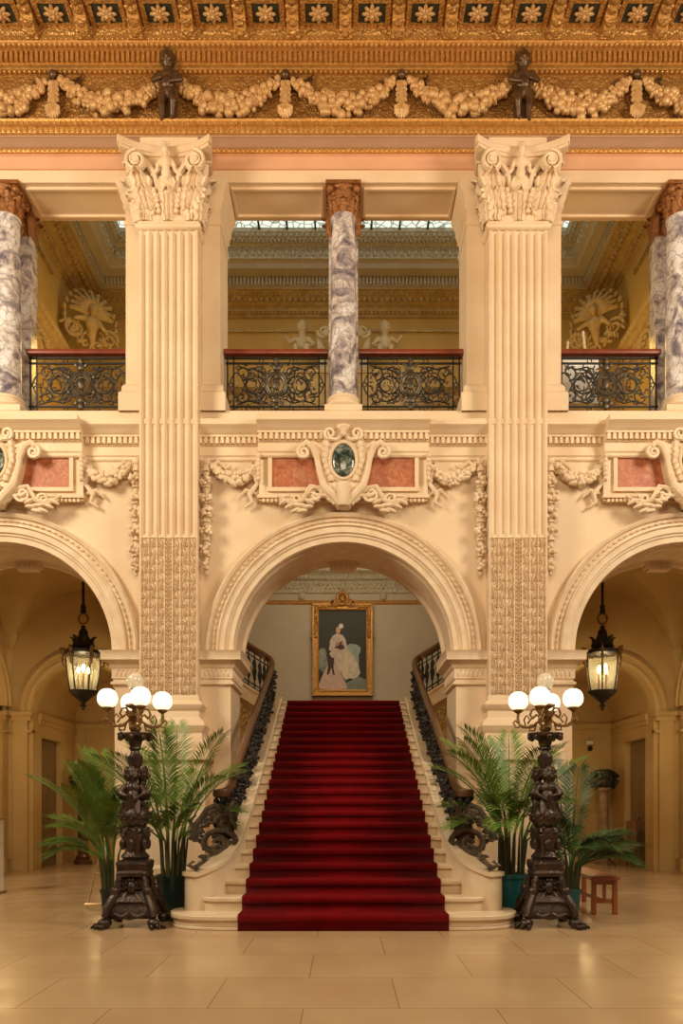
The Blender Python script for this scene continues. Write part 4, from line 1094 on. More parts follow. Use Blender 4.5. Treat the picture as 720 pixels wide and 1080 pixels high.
m.tube([(cx+.11*cos(a*PI/10), 17.84, z1+.10+.13*sin(a*PI/10)) for a in range(21)], .035, 7); m.ball((cx, 17.84, z1+.10), (.06, .04, .08), 10, 7)
m.ball((cx, 17.84, z1+.26), (.05, .03, .04), 8, 5)
for k in range(12): a = k*PI/6; m.ball((cx+.13*cos(a), 17.83, z1+.10+.15*sin(a)), .03, 6, 4)
m.build('carved_crest', GOLDORN, g)
MB().box(x0+.14, x1-.14, 17.93, 17.97, z0+.14, z1-.14).build('canvas', CANVAS, g)
MB().box(x0+.02, x1-.02, 17.9, 17.99, z0-.13, z0-.01).build('lower_board', mat('brown_board_below_frame', (.20, .09, .03), .5), g)
cu = cx; Wc = (x1-x0-.28); Hc = (z1-z0-.28); bx0 = x0+.14; bz0 = z0+.14
def pp(pts, y, name, m_):   # flat painted shape on the canvas, coordinates 0..1
    MB().prism([(bx0+u*Wc, bz0+v*Hc) for u, v in pts], 17.93-y, 17.931).build(name, m_, g)
pp([(0, 0), (1, 0), (1, .13), (.8, .18), (.5, .12), (0, .1)], .001, 'painted_floor', flatm('painted_grey_floor', (.22, .25, .22), (.14, .17, .15)))
pp([(.60, .56), (.66, .58), (.80, .57), (.88, .53), (.87, .47), (.84, .45), (.84, .22), (.78, .2), (.62, .40)], .002, 'painted_armchair', flatm('painted_blue_grey_chair', (.22, .29, .30), (.34, .42, .42)))
pp([(0, .28), (.12, .2), (.22, .3), (.2, .42), (.14, .52), (.05, .53), (0, .48)], .002, 'painted_cushion', flatm('painted_pale_cushion', (.34, .36, .32), (.12, .15, .15)))
pp([(.02, .02), (.30, .0), (.60, .02), (.58, .07), (.50, .16), (.40, .28), (.30, .36), (.20, .33), (.08, .18), (0, .06)], .003, 'painted_skirt_train', flatm('painted_pink_skirt', (.62, .44, .38), (.52, .36, .32)))
pp([(.22, .46), (.30, .38), (.44, .24), (.54, .14), (.62, .12), (.80, .16), (.87, .21), (.84, .30), (.74, .42), (.62, .50), (.40, .52)], .004, 'painted_skirt', flatm('painted_cream_skirt', (.66, .60, .50), (.48, .42, .36)))
pp([(.22, .50), (.24, .62), (.30, .68), (.38, .71), (.50, .69), (.56, .64), (.60, .54), (.64, .47), (.50, .44), (.34, .45)], .005, 'painted_bodice', flatm('painted_white_bodice', (.62, .56, .50), (.48, .42, .38)))
pp([(.35, .50), (.52, .50), (.56, .53), (.50, .60), (.36, .60)], .0055, 'painted_sash', flatm('painted_rose_sash', (.52, .24, .18), (.4, .16, .12)))
pp([(.34, .51), (.42, .50), (.54, .52), (.52, .56), (.47, .57), (.50, .62), (.45, .60), (.42, .555), (.34, .54)], .006, 'painted_lap_dog', flatm('painted_dark_dog', (.03, .016, .013)))
pp([(.22, .42), (.33, .40), (.31, .28), (.34, .19), (.30, .19), (.27, .28), (.22, .2), (.17, .19), (.2, .3), (.16, .46), (.19, .45)], .006, 'painted_dark_ribbon', flatm('painted_brown_ribbon', (.05, .022, .016)))
def ell(cu_, cv, ru, rv, n=18): return [(cu_+ru*cos(2*PI*i/n), cv+rv*sin(2*PI*i/n)) for i in range(n)]
pp(ell(.42, .77, .09, .055), .006, 'painted_hair', flatm('painted_black_hair', (.02, .014, .012)))
pp(ell(.41, .75, .05, .043), .007, 'painted_face', flatm('painted_skin', (.62, .38, .26)))
pp(ell(.47, .80, .05, .032), .008, 'painted_cap', flatm('painted_white_cap', (.70, .66, .60)))
pp([(.30, .49), (.50, .46), (.52, .48), (.40, .52), (.31, .53)], .0075, 'painted_arms', flatm('painted_arm_skin', (.60, .42, .32)))
pp([(.50, .17), (.54, .47), (.60, .46), (.62, .2), (.56, .14)], .0065, 'painted_gown_front', flatm('painted_ivory_panel', (.66, .56, .42)))
pp([(.56, .09), (.68, .12), (.72, .14), (.66, .15), (.58, .13)], .007, 'painted_shoe', flatm('painted_black_shoe', (.02, .015, .01)))

# ================================================================== gallery stair hall (upper)
XW = 6.0; YBK = 18.5
struct('wall_gallery', MB().plan([(XW, 13.12), (XW, YBK), (-XW, YBK), (-XW, 13.12)], [(0, 7.4), (0, 14.2)]), OCHRE)
pth = [(XW, 13.12), (XW, YBK), (-XW, YBK), (-XW, 13.12)]
def deco(m, d, z, step, r):
    for k in range(int(2*(XW-d)/step)):
        m.ball((-(XW-d)+step*(k+.5), YBK-d, z), r, 6, 4)
    for k in range(int((YBK-d-13.2)/step)):
        for sx in (-1, 1): m.ball((sx*(XW-d), 13.2+step*(k+.5), z), (r[1], r[0], r[2]), 6, 4)
m = MB().plan(pth, [(0, 12.60), (.06, 12.62), (.06, 12.66), (.14, 12.70), (.14, 12.78), (.18, 12.80), (.20, 12.82), (.34, 12.90), (.44, 12.98), (.5, 12.98)])
deco(m, .10, 12.68, .10, (.03, .04, .035)); deco(m, .30, 12.87, .13, (.06, .05, .06)); deco(m, .38, 12.93, .09, (.035, .04, .03))
struct('trim_%d' % t, m, GOLDORN if False else OCHRE2); t += 1
m = MB().plan(pth, [(.5, 12.98), (.5, 13.02), (.55, 13.02), (.55, 13.2), (.62, 13.22), (.66, 13.24), (.80, 13.24), (.84, 13.30), (.84, 13.33), (.88, 13.36)])
for k in range(133):
    x = -5.38+k*.081; m.box(x-.022, x+.022, YBK-.60, YBK-.54, 13.03, 13.19)
for sx in (-1, 1):
    for k in range(60): y = 13.2+k*.081; m.box(sx*5.43-.03, sx*5.43+.03, y-.022, y+.022, 13.03, 13.19)
struct('trim_%d' % t, m, GREIGE); t += 1
m = MB().plan(pth, [(.88, 13.36), (.92, 13.38), (.94, 13.60), (1.0, 13.64), (1.02, 13.68), (1.06, 13.70), (1.08, 13.80), (1.12, 13.84), (1.12, 13.92)])
deco(m, .92, 13.49, .15, (.055, .05, .07)); deco(m, .94, 13.56, .075, (.03, .04, .025)); deco(m, 1.04, 13.67, .09, (.035, .04, .03)); deco(m, 1.08, 13.77, .12, (.05, .05, .045))
struct('trim_%d' % t, m, GREYORN); t += 1
# lower frieze band round the gallery
m = MB().plan(pth, [(.004, 10.2), (.05, 10.22), (.05, 10.30), (.01, 10.32), (.01, 10.82), (.05, 10.84), (.08, 10.9), (.16, 10.94), (.18, 11.0), (.18, 11.06), (.004, 11.08)])
rg = random.Random(5)
for k in range(420):
    m.ball((rg.uniform(-5.4, 5.4), YBK-.05, 10.57+rg.uniform(-.2, .2)), (.09, .06, .035), 6, 4, rx=rg.random()*3)
for sx in (-1, 1):
    for k in range(60):
        y = 13.2+k*.087; m.ball((sx*(XW-.03), y, 10.57+rg.uniform(-.15, .15)), (.05, .07, .05), 7, 5, rx=rg.random()*3)
        m.ball((sx*(XW-.03), y, 10.57+.13*sin(k*.7)), (.04, .06, .04), 7, 5)
struct('trim_%d' % t, m, OCHRE2); t += 1
# raised wall panels mouldings on the side walls
m = MB()
for sx in (-1, 1):
    X = sx*(XW-.03)
    for z0_, z1_, y0_, y1_ in ((12.28, 12.36, 13.4, 16.4),): m.box(min(X, X+sx*.05)-.02, max(X, X+sx*.05)+.02, y0_, y1_, z0_, z1_)
    for k in range(50): m.box(X-.04, X+.04, 13.4+k*.06, 13.43+k*.06, 12.22, 12.27)
m.box(-4.6, 4.6, YBK-.05, YBK, 12.28, 12.33)
struct('trim_%d' % t, m, OCHRE2); t += 1
sk = bpy.data.objects.new('window_1', None); C.objects.link(sk); sk.location = (0, 15.3, 13.9); sk['kind'] = 'structure'
MB().box(-4.92, 4.92, 13.0, 17.40, 13.92, 13.94).build('pane', SKY, sk)
m = MB()
for k in range(17): x = -4.9+k*9.8/16; m.box(x-.02, x+.02, 13.0, 17.42, 13.88, 13.93)
for k in range(7): y = 17.40-k*.7; m.box(-4.92, 4.92, y-.02, y+.02, 13.88, 13.93)
m.build('leading', IRON, sk)
struct('wall_gallery_end', MB().box(-8.4, -6.0, 13.12, 13.3, 7.4, 14.2).box(6.0, 8.4, 13.12, 13.3, 7.4, 14.2), OCHRE)
struct('ceiling_gallery', MB().box(-6, 6, 13.0, 18.7, 14.1, 14.2), OCHRE)

# corner reliefs
for sx, nm in ((-1, 'left'), (1, 'right')):
    g = thing('corner_relief', 'ochre shell and leaf corner relief with small figure, seen through the %s gallery bay' % nm, 'relief ornament', (sx*5.45, 17.1, 11.1), sx*-.65, 'corner reliefs of the gallery')
    m = MB()
    for k in range(11):
        a = -1.5+k*3.0/10
        m.tube([(0, -.10, .62), (.27*sin(a), -.2, .66+.27*cos(a)), (.46*sin(a), -.12, .66+.46*cos(a))], [.03, .075, .04], 7)
    for k in range(13):
        a = -1.7+k*3.4/12; m.ball((.56*sin(a), -.05, .62+.56*cos(a)), (.08, .07, .05), 7, 5, rx=a)
    m.build('shell', OCHRE2, g, local=True)
    m = MB(); m.ball((0, -.24, .72), (.085, .09, .11), 12, 8); m.ball((0, -.26, .70), .03, 6, 4)
    m.ball((0, -.15, .48), (.16, .11, .16), 12, 8); capsule(m, (-.14, -.15, .55), (-.36, -.16, .48), .06, .04); capsule(m, (.14, -.15, .55), (.32, -.18, .34), .06, .04)
    capsule(m, (0, -.12, .4), (.03, -.08, .05), .12, .05)
    for k in range(8): a = k*PI/4; m.ball((.08*cos(a), -.22, .78+.07*sin(a)), .035, 6, 4)
    m.build('figure', OCHRE2, g, local=True, mods=(('REMESH', .016),))
    m = MB(); rg = random.Random(31)
    for k in range(60):
        a = rg.uniform(PI*.95, 2.05*PI); r = rg.uniform(.25, .62); m.ball((r*cos(a), -.06+rg.uniform(-.03, .03), .45+r*.8*sin(a)), (.09, .05, .035), 7, 5, rx=rg.random()*3)
    for s2 in (-1, 1): m.spiral(s2*.40, .30, .2, .05, 0, 1.4, -.1, .035, flip=s2)
    m.build('leafwork', OCHRE2, g, local=True)

# putti group with winged shield on the back wall
PALEO = mat('pale_ochre_plaster', (.50, .40, .24), .6, var=(.42, .32, .18), vscale=4, bump=.1)
for sx, nm in ((-1, 'left'), (1, 'right')):
    m = MB(); putto(m, (sx*.93, 18.0, 11.0), 1.25, sx, 'sit')
    m.build('putto_statue', PALEO, label='pale plaster child figure seated behind the railing, %s of the central marble column' % nm, cat='statue', group='plaster child figures', mods=(('REMESH', .018),))
g = thing('plaster_shield', 'pale plaster winged shield behind the central marble column', 'relief ornament', (0, 18.1, 10.6))
m = MB(); outl = [(0, 10.75), (.3, 10.8), (.52, 11.1), (.62, 11.5), (.60, 11.95), (.52, 12.15), (.50, 11.85), (.40, 11.6), (.2, 11.5), (0, 11.55)]
m.prism(outl+[(-x, z) for x, z in outl[-2:0:-1]], 18.0, 18.12); m.build('shield', PALEO, g, mods=(('BEVEL', .03),))
m = MB()
for sx in (-1, 1):
    m.spiral(sx*.44, 12.0, .15, .04, 0 if sx > 0 else PI, 1.4, 17.98, .05, flip=-sx); m.ball((sx*.38, 17.95, 11.95), (.10, .08, .10), 10, 7); m.ball((sx*.30, 17.93, 11.92), (.06, .04, .035), 8, 5)
    for k in range(5): m.tube([(sx*(.08+.1*k), 17.99, 10.9+.02*k*k), (sx*(.1+.1*k), 17.98, 11.45+.05*k)], .02, 5)
m.build('bird_head', PALEO, g)
struct('trim_%d' % t, MB().box(-1.6, 1.6, 17.85, 18.5, 10.2, 10.98).box(-1.7, 1.7, 17.8, 18.5, 10.98, 11.06), OCHRE2); t += 1

# easel upstairs
g = thing('easel', 'thin gold easel standing behind the gallery railing right of the right pilaster', 'easel', (3.92, 13.5, 7.43))
m = MB()
m.tube([(3.66, 13.4, 7.44), (3.80, 13.5, 9.15)], .022, 6); m.tube([(4.24, 13.4, 7.44), (4.06, 13.5, 9.32)], .022, 6); m.tube([(3.95, 14.0, 7.44), (3.93, 13.52, 9.0)], .02, 6)
m.tube([(3.74, 13.46, 8.78), (4.14, 13.46, 8.98)], .02, 6); m.ball((4.06, 13.5, 9.34), .03, 6, 4); m.ball((3.80, 13.5, 9.17), .03, 6, 4)
m.tube([(3.7, 13.42, 8.05), (4.2, 13.42, 8.05)], .02, 6)
m.build('easel_frame', mat('pale_gold_easel', (.72, .58, .34), .4), g)
MB().box(3.68, 4.28, 13.36, 13.38, 8.08, 8.84).build('notice_board', WHITE, label='white notice board resting on the gold easel behind the right gallery railing', cat='board')

# ================================================================== lanterns
g = thing('hanging_lantern', 'ornate dark and gold glass lantern hanging in the left arch', 'lantern', (-4.93, 15.1, 3.12), 0, 'hanging lanterns in the side arches')
LN = g; g.scale = (.88, .88, 1)
m = MB().tube([(0, 0, 1.98), (0, 0, 2.6)], .03, 8).lathe([(.03, 1.82), (.07, 1.86), (.05, 1.92), (.06, 1.97), (.03, 2.02)], n=12); m.build('hanging_rod', IRON, g, local=True)
m = MB().spiral(0, 1.74, .10, .10, 0, 1, 0, .028, seg=20, n=7); m.build('ring', BRASS, g, local=True)
m = MB().lathe([(.05, 1.60), (.045, 1.55), (.09, 1.50), (.10, 1.42), (.16, 1.32), (.22, 1.26), (.24, 1.22), (.20, 1.18), (.26, 1.14), (.38, 1.12), (.38, 1.07), (.33, 1.05)], n=12, flute=.05, fn=6)
for k in range(6): a = k*PI/3; m.leaf((.2*cos(a), .2*sin(a), 1.22), .18, .14, (cos(a), sin(a)), .6, .3)
m.build('crown', IRON, g, local=True, mods=(('SOLID', .008),))
MB().lathe([(.27, .36), (.31, .6), (.34, .85), (.33, 1.06)], n=12).build('glass_body', PANE, g, local=True)
m = MB()
for k in range(6):
    a = k*PI/3+.2; m.tube([(.27*cos(a), .27*sin(a), .34), (.325*cos(a), .325*sin(a), .65), (.355*cos(a), .355*sin(a), .9), (.345*cos(a), .345*sin(a), 1.08)], .016, 6)
m.lathe([(.14, .22), (.29, .33), (.31, .37), (.27, .38), (.25, .36)], n=12); m.lathe([(.02, -.0), (.04, .03), (.03, .06), (.09, .09), (.04, .12), (.06, .16), (.15, .22), (.1, .24)], n=12)
m.build('cage', IRON, g, local=True)
m = MB()
for k in range(6):
    a = k*PI/3+.2; ca, sa = cos(a), sin(a)
    pts = [(.34, .80), (.42, .86), (.43, .97), (.36, 1.06), (.40, 1.16), (.47, 1.17), (.46, 1.11)]
    m.tube([(r*ca, r*sa, z) for r, z in pts], [.012, .02, .026, .026, .024, .02, .012], 6)
    m.ball((.42*ca, .42*sa, 1.10), (.045, .045, .06), 7, 5); m.ball((.40*ca, .40*sa, 1.0), (.04, .04, .05), 7, 5)
    a2 = a+PI/6; 
    for j in range(5): aa = a+j*PI/15; m.ball((.35*cos(aa), .35*sin(aa), 1.02-.05*sin(j*PI/4)), .022, 6, 4)
m.build('scroll_arms', BRASS, g, local=True)
m = MB()
for k in range(4): a = k*PI/2+.4; m.tube([(.10*cos(a), .10*sin(a), .40), (.10*cos(a), .10*sin(a), .70)], .018, 7)
m.lathe([(.02, .36), (.12, .40), (.02, .43)], n=12); m.build('candle_tubes', BRASS, g, local=True)
m = MB()
for k in range(4): a = k*PI/2+.4; m.ball((.10*cos(a), .10*sin(a), .76+.05*(k % 2)), (.026, .026, .06), 8, 6)
m.build('bulbs', BULB, g, local=True)
for sx in (-1, 1): light('lantern_light', 'POINT', (sx*4.92, 15.1, 3.85), 12, (1, .76, .40), .12)
dup(g, (4.91, 15.1, 3.12), label='ornate dark and gold glass lantern hanging in the right arch')

# ================================================================== torcheres
def torchere(loc, mir, label):
    g = thing('torchere', label, 'floor lamp', loc, 0, 'bronze torcheres at the stair foot'); torch = g
    m = MB(); s_ = mir
    # pedestal
    m.lathe([(.26, .10), (.29, .13), (.28, .20), (.26, .22), (.25, .27), (.27, .29), (.24, .33), (.17, .40), (.145, .48), (.15, .53), (.19, .56), (.20, .60), (.18, .63), (.19, .67), (.21, .70), (.20, .73), (.14, .75)], n=32, sq=.92)
    PED = []
    for k in range(4):
        a = PI/4+k*PI/2; ca, sa = cos(a), sin(a)
        m.tube([(.20*ca, .20*sa, .60), (.25*ca, .25*sa, .50), (.25*ca, .25*sa, .42), (.32*ca, .32*sa, .32), (.40*ca, .40*sa, .22), (.44*ca, .44*sa, .12)], [.03, .045, .05, .055, .055, .045], 8)
        m.ball((.24*ca, .24*sa, .68), (.035, .035, .06), 7, 5); m.ball((.30*ca, .30*sa, .40), .06, 8, 6)
    PED.append(m.build('pedestal', BRONZE, g, local=True))
    for k in range(4):
        m = MB(); a = PI/4+k*PI/2; ca, sa = cos(a), sin(a)
        m.ball((.44*ca, .44*sa, .06), (.10, .075, .06), 10, 7, rz=a)
        for j in (-1, 0, 1): b = a+j*.16; m.ball((.53*cos(b), .53*sin(b), .032), (.045, .026, .032), 8, 5, rz=a); m.ball((.575*cos(b), .575*sin(b), .018), (.02, .01, .016), 6, 4, rz=a)
        PED.append(m.build('lion_paw_foot', BRONZE, g, local=True))
    m = MB()    # mask and drapery in front of the pedestal
    m.ball((0, -.20, .44), (.06, .05, .075), 10, 7); m.ball((0, -.245, .43), (.014, .02, .02), 6, 4); 
    for sx in (-1, 1):
        m.ball((sx*.022, -.245, .455), .012, 6, 4); m.spiral(sx*.11, .46, .05, .01, 0, 1.3, -.20, .014, flip=sx); m.tube([(sx*.05, -.2, .38), (sx*.12, -.23, .30), (sx*.2, -.26, .27)], [.02, .022, .01], 6)
        m.tube([(sx*.02, -.28, .16), (sx*.10, -.30, .13), (sx*.2, -.29, .16)], [.03, .025, .02], 6)
    for k in range(9): m.ball((-.12+.03*k, -.285, .14-.03*sin(k*PI/8)), .022, 6, 4)
    for k in range(10): a = k*PI/5; m.ball((.07*cos(a), -.2, .44+.09*sin(a)), (.02, .03, .02), 6, 4)
    PED.append(m.build('mask_relief', BRONZE, g, local=True))
    for o_ in PED: o_.scale = (.86, .86, 1)
    m = MB().lathe([(.13, .74), (.15, .78), (.10, .84), (.12, .92), (.16, 1.02), (.13, 1.10), (.06, 1.14)], n=20, flute=.10, fn=6)
    for k in range(6):
        a = k*PI/3; m.leaf((.10*cos(a), .10*sin(a), .80), .30, .14, (cos(a), sin(a)), .4, .25)
        m.ball((.14*cos(a+.5), .14*sin(a+.5), .92), (.04, .04, .07), 7, 5)
    m.build('leafy_stem', BRONZE, g, local=True)
    m = MB().ball((0, 0, 1.22), (.165, .165, .15), 18, 12)
    for k in range(24): a = k*PI/12; m.ball((.165*cos(a), .165*sin(a), 1.22+.02*sin(k*3)), .022, 6, 4)
    m.build('globe_body', BRONZE, g, local=True)
    m = MB()
    for q in (0, 2*PI/3, 4*PI/3):
        k = MB(); putto(k, (0, -.085, 1.08), .72, s_, 'stand')
        m.add([(x*cos(q)-y*sin(q), x*sin(q)+y*cos(q), z) for x, y, z in k.v], k.f)
    m.build('cherub_group', BRONZE, g, local=True, mods=(('REMESH', .011),))
    m = MB().lathe([(.05, 1.68), (.09, 1.72), (.05, 1.76), (.06, 1.79), (.085, 1.84), (.085, 1.90), (.05, 1.94), (.045, 1.97), (.07, 1.99), (.06, 2.02), (.08, 2.08), (.15, 2.12), (.19, 2.13), (.20, 2.155), (.19, 2.17), (.05, 2.18)], n=24)
    for k in range(8): a = k*PI/4; m.ball((.17*cos(a), .17*sin(a), 2.12), (.035, .035, .04), 7, 5)
    m.build('vase_and_dish', BRONZE, g, local=True)
    m = MB().lathe([(.03, 2.17), (.06, 2.20), (.07, 2.23), (.03, 2.26), (.03, 2.29), (.05, 2.31), (.09, 2.36), (.06, 2.40), (.03, 2.42), (.04, 2.44), (.11, 2.47), (.11, 2.49), (.03, 2.50), (.025, 2.56), (.035, 2.6), (.02, 2.64), (.05, 2.66), (.05, 2.675)], n=16)
    m.build('candelabrum_stem', BRASS, g, local=True)
    ang = [math.atan2(-.28, .13), math.atan2(.13, .28), math.atan2(.28, -.13), math.atan2(-.13, -.28)]
    if mir < 0: ang = [PI-a for a in ang]
    for a in ang:
        ca, sa = cos(a), sin(a); m = MB()
        q = MB(lambda r, d, z, ca=ca, sa=sa: (r*ca-d*sa, r*sa+d*ca, z))
        q.tube([(r, 0, z) for r, z in ((.04, 2.36), (.08, 2.30), (.15, 2.25), (.22, 2.24), (.29, 2.28), (.31, 2.34), (.305, 2.40), (.305, 2.42))], .017, 6)
        q.tube([(r, 0, z) for r, z in ((.05, 2.34), (.10, 2.38), (.16, 2.34), (.20, 2.28))], .012, 6); q.tube([(r, 0, z) for r, z in ((.26, 2.26), (.33, 2.24), (.36, 2.30), (.33, 2.33))], .011, 6); q.tube([(r, 0, z) for r, z in ((.10, 2.28), (.12, 2.20), (.18, 2.20), (.17, 2.24))], .011, 6); q.ball((.15, 0, 2.255), (.035, .02, .025), 6, 4); q.ball((.24, 0, 2.25), (.035, .02, .022), 6, 4)
        q.tube([(r, 0, z) for r, z in ((.06, 2.38), (.10, 2.45), (.15, 2.44), (.17, 2.38), (.14, 2.34), (.11, 2.37))], .014, 6)
        q.tube([(r, 0, z) for r, z in ((.22, 2.25), (.24, 2.33), (.21, 2.38), (.18, 2.34))], .010, 6)
        q.lathe([(.015, 2.40), (.05, 2.425), (.065, 2.44), (.05, 2.455)], .305, 0, 0, n=14); q.ball((.31, 0, 2.31), .022, 6, 5)
        arm = MB(); arm.v = q.v; arm.f = q.f; ao = arm.build('lamp_arm', BRASS, g, local=True)
        gb = MB().lathe([(.055, -.098), (.085, -.082), (.108, -.045), (.113, 0), (.104, .045), (.08, .082), (.04, .103), (.008, .108)], .305*ca, .305*sa, 2.548, n=24).build('glass_globe', GLOBE, ao, local=True)
        l = light('torchere_globe_light', 'POINT', (loc[0]+.305*ca, loc[1]+.305*sa, 2.548), 5.5, (1, .76, .46), .11)
    MB().lathe([(.05, -.085), (.075, -.075), (.092, -.04), (.096, 0), (.088, .04), (.065, .07), (.03, .088), (.005, .092)], 0, 0, 2.755, n=24).build('top_globe', GLOBEOFF, g, local=True, plabel='dim unlit top globe')
torchere((-2.35, 9.0, 0), 1, 'tall dark bronze torchere with white globes left of the staircase')
torchere((2.28, 9.0, 0), -1, 'tall dark bronze torchere with white globes right of the staircase')

# ================================================================== potted palms
def frond(base, az, lean, length, droop, rg, wid=.38, nl=46):
    """arching feather leaf: returns rachis and leaflets"""
    m = MB(); pts = []; p = Vector(base); el = lean; n = 16; seg = length/n
    h = Vector((cos(az), sin(az), 0))
    for i in range(n+1):
        pts.append(p.copy()); el2 = el-droop*(i/n)**1.5
        p = p+(h*cos(el2)+Vector((0, 0, 1))*sin(el2))*seg
    m.tube(pts, [.012*(1-.75*i/n)+.002 for i in range(n+1)], 5)
    side = Vector((-sin(az), cos(az), 0))
    for k in range(nl):
        t_ = .26+.72*k/(nl-1); fi = t_*n; i = min(int(fi), n-1); c = pts[i].lerp(pts[i+1], fi-i)
        tan = (pts[i+1]-pts[i]).normalized(); up = side.cross(tan)*-1
        L_ = wid*(.5+.5*sin(PI*min(1, (t_-.2)*1.1)))*(1-.35*(t_ > .8)*(t_-.8)/.2)
        for s_ in (-1, 1):
            d = (tan*(.75+.5*t_)+side*s_*.95+up*.30+Vector((rg.uniform(-.06, .06), rg.uniform(-.06, .06), rg.uniform(-.06, .06)))).normalized()
            w_ = (tan.cross(d)).cross(d); w_ = (tan-d*tan.dot(d)).normalized()*.0075
            mid = c+d*L_*.5; tip = c+d*L_+Vector((0, 0, -.10*L_-.16*L_*rg.random()))
            m.add([tuple(c), tuple(mid+w_), tuple(tip), tuple(mid-w_)], [(0, 1, 2, 3)])
    return m
D = math.radians
def palm(name, label, loc, potr, poth, potm, spec, leafm, sd, pot2=True):
    rg = random.Random(sd)
    g = thing(name, label, 'potted plant', loc, 0, None)
    m = MB().lathe([(potr*.72, 0), (potr*.74, .01), (potr*.96, poth*.9), (potr*1.03, poth*.9), (potr*1.05, poth), (potr*.93, poth), (potr*.92, poth*.94)], n=10 if potm is TEAL else 24)
    m.build('pot', potm, g, local=True)
    MB().lathe([(potr*.92, poth*.88), (potr*.5, poth*.91), (.01, poth*.92)], n=20).build('soil', SOIL, g, local=True)
    m = MB()
    starts = []
    spec = spec+[(a+rg.uniform(.5, 1.2), min(D(86), l+rg.uniform(.02, .3)), L_*rg.uniform(.85, 1.05), d*rg.uniform(.8, 1.1), s_) for a, l, L_, d, s_ in spec[:8]]
    for k, (az, lean, L_, dr, sh) in enumerate(spec):
        a = az+rg.uniform(-.3, .3); r0 = potr*(.2+.6*rg.random()); b = Vector((r0*cos(a), r0*sin(a), poth*.9))
        e = b+Vector((cos(az)*sh*.28*cos(lean)*.6, sin(az)*sh*.28*cos(lean)*.6, sh))
        m.tube([tuple(b), tuple((b+e)/2+Vector((0, 0, .02))), tuple(e)], [.02, .016, .012], 6); starts.append(e)
    m.build('stems', STEM, g, local=True)
    for e, (az, lean, L_, dr, sh) in zip(starts, spec):
        frond(e, az, lean, L_*((1.10 if potr > .18 else 1.0) if lean > D(65) else .76), dr, rg).build('frond', leafm, g, local=True, ang=80)
    return g
D = math.radians
def mkspec(lst): return [(D(a), D(l), L_, d, s) for a, l, L_, d, s in lst]
# azimuth: 0 = right, 90 = away, 180 = left, 270 = towards camera
palm('potted_palm', 'large green palm in a black-green pot, between left torchere and stair foot', (-2.10, 9.75, 0), .20, .50, DKPOT,
     mkspec([(95, 84, 1.35, .35, .5), (150, 74, 1.25, .6, .5), (180, 66, 1.15, .9, .5), (20, 70, 1.2, 1.0, .45), (350, 52, 1.05, 1.3, .5), (300, 60, .95, 1.3, .5), (250, 55, .9, 1.5, .45), (200, 42, .85, 1.2, .5), (40, 40, .95, 1.3, .5), (270, 80, 1.2, .5, .5), (330, 78, 1.3, .7, .5), (220, 74, 1.1, .8, .5), (5, 32, .8, 1.2, .55)]), LEAF, 1)
palm('potted_palm', 'green palm in a small dark pot behind the left torchere, nearest the left arch', (-2.86, 9.8, 0), .13, .32, DKPOT,
     mkspec([(160, 76, 1.25, .5, .45), (180, 58, 1.15, 1.0, .4), (195, 68, 1.3, .9, .45), (120, 80, 1.3, .4, .5), (230, 60, 1.0, 1.2, .4), (170, 40, .95, 1.3, .4), (270, 70, 1.0, 1.0, .4), (40, 70, 1.0, 1.0, .45), (200, 30, .8, 1.3, .42), (150, 50, 1.1, 1.2, .45)]), LEAF, 2)
palm('potted_palm', 'large green palm in a teal pot, between the stair foot and right torchere', (2.03, 9.75, 0), .22, .52, TEAL,
     mkspec([(80, 84, 1.25, .5, .5), (40, 72, 1.25, .9, .5), (170, 66, 1.15, 1.0, .5), (185, 52, 1.1, 1.2, .5), (150, 74, 1.35, .8, .5), (200, 40, .9, 1.4, .5), (250, 60, .95, 1.4, .5), (290, 76, 1.15, .9, .5), (330, 62, 1.0, 1.2, .5), (10, 66, 1.2, .8, .5), (215, 76, 1.2, .7, .5), (120, 60, 1.1, 1.1, .5), (0, 40, .8, 1.3, .45)]), LEAF, 3)
palm('potted_palm', 'smaller palm in a teal pot right of the right torchere, next to the bench', (2.71, 9.5, 0), .125, .36, TEAL,
     mkspec([(0, 40, 1.0, 1.0, .3), (340, 28, .9, 1.2, .3), (20, 55, 1.0, 1.2, .3), (180, 74, .9, .9, .3), (60, 80, 1.2, .3, .35), (310, 50, .8, 1.3, .3), (10, 18, .8, .8, .35), (270, 60, .7, 1.4, .3), (120, 60, .9, 1.2, .3), (350, 62, .95, 1.3, .3)]), LEAF2, 4)

# ================================================================== bench
g = thing('wooden_bench', 'low orange-brown wooden bench on the floor right of the right torchere', 'bench', (3.22, 10.5, 0))
MB().box(3.04, 3.40, 9.78, 11.2, .43, .475).build('seat', BENCHW, g, mods=(('BEVEL', .008),))
for x in (3.09, 3.35):
    for y in (9.84, 11.1): MB().box(x-.028, x+.028, y-.028, y+.028, 0, .43).build('leg', BENCHW, g, mods=(('BEVEL', .005),))
for y in (9.84, 11.1): MB().box(3.11, 3.33, y-.015, y+.015, .14, .19).box(3.11, 3.33, y-.015, y+.015, .37, .43).box(3.2, 3.24, y-.012, y+.012, .19, .37).build('rail', BENCHW, g)
MB().box(3.20, 3.24, 9.85, 11.1, .145, .185).build('stretcher', BENCHW, g)

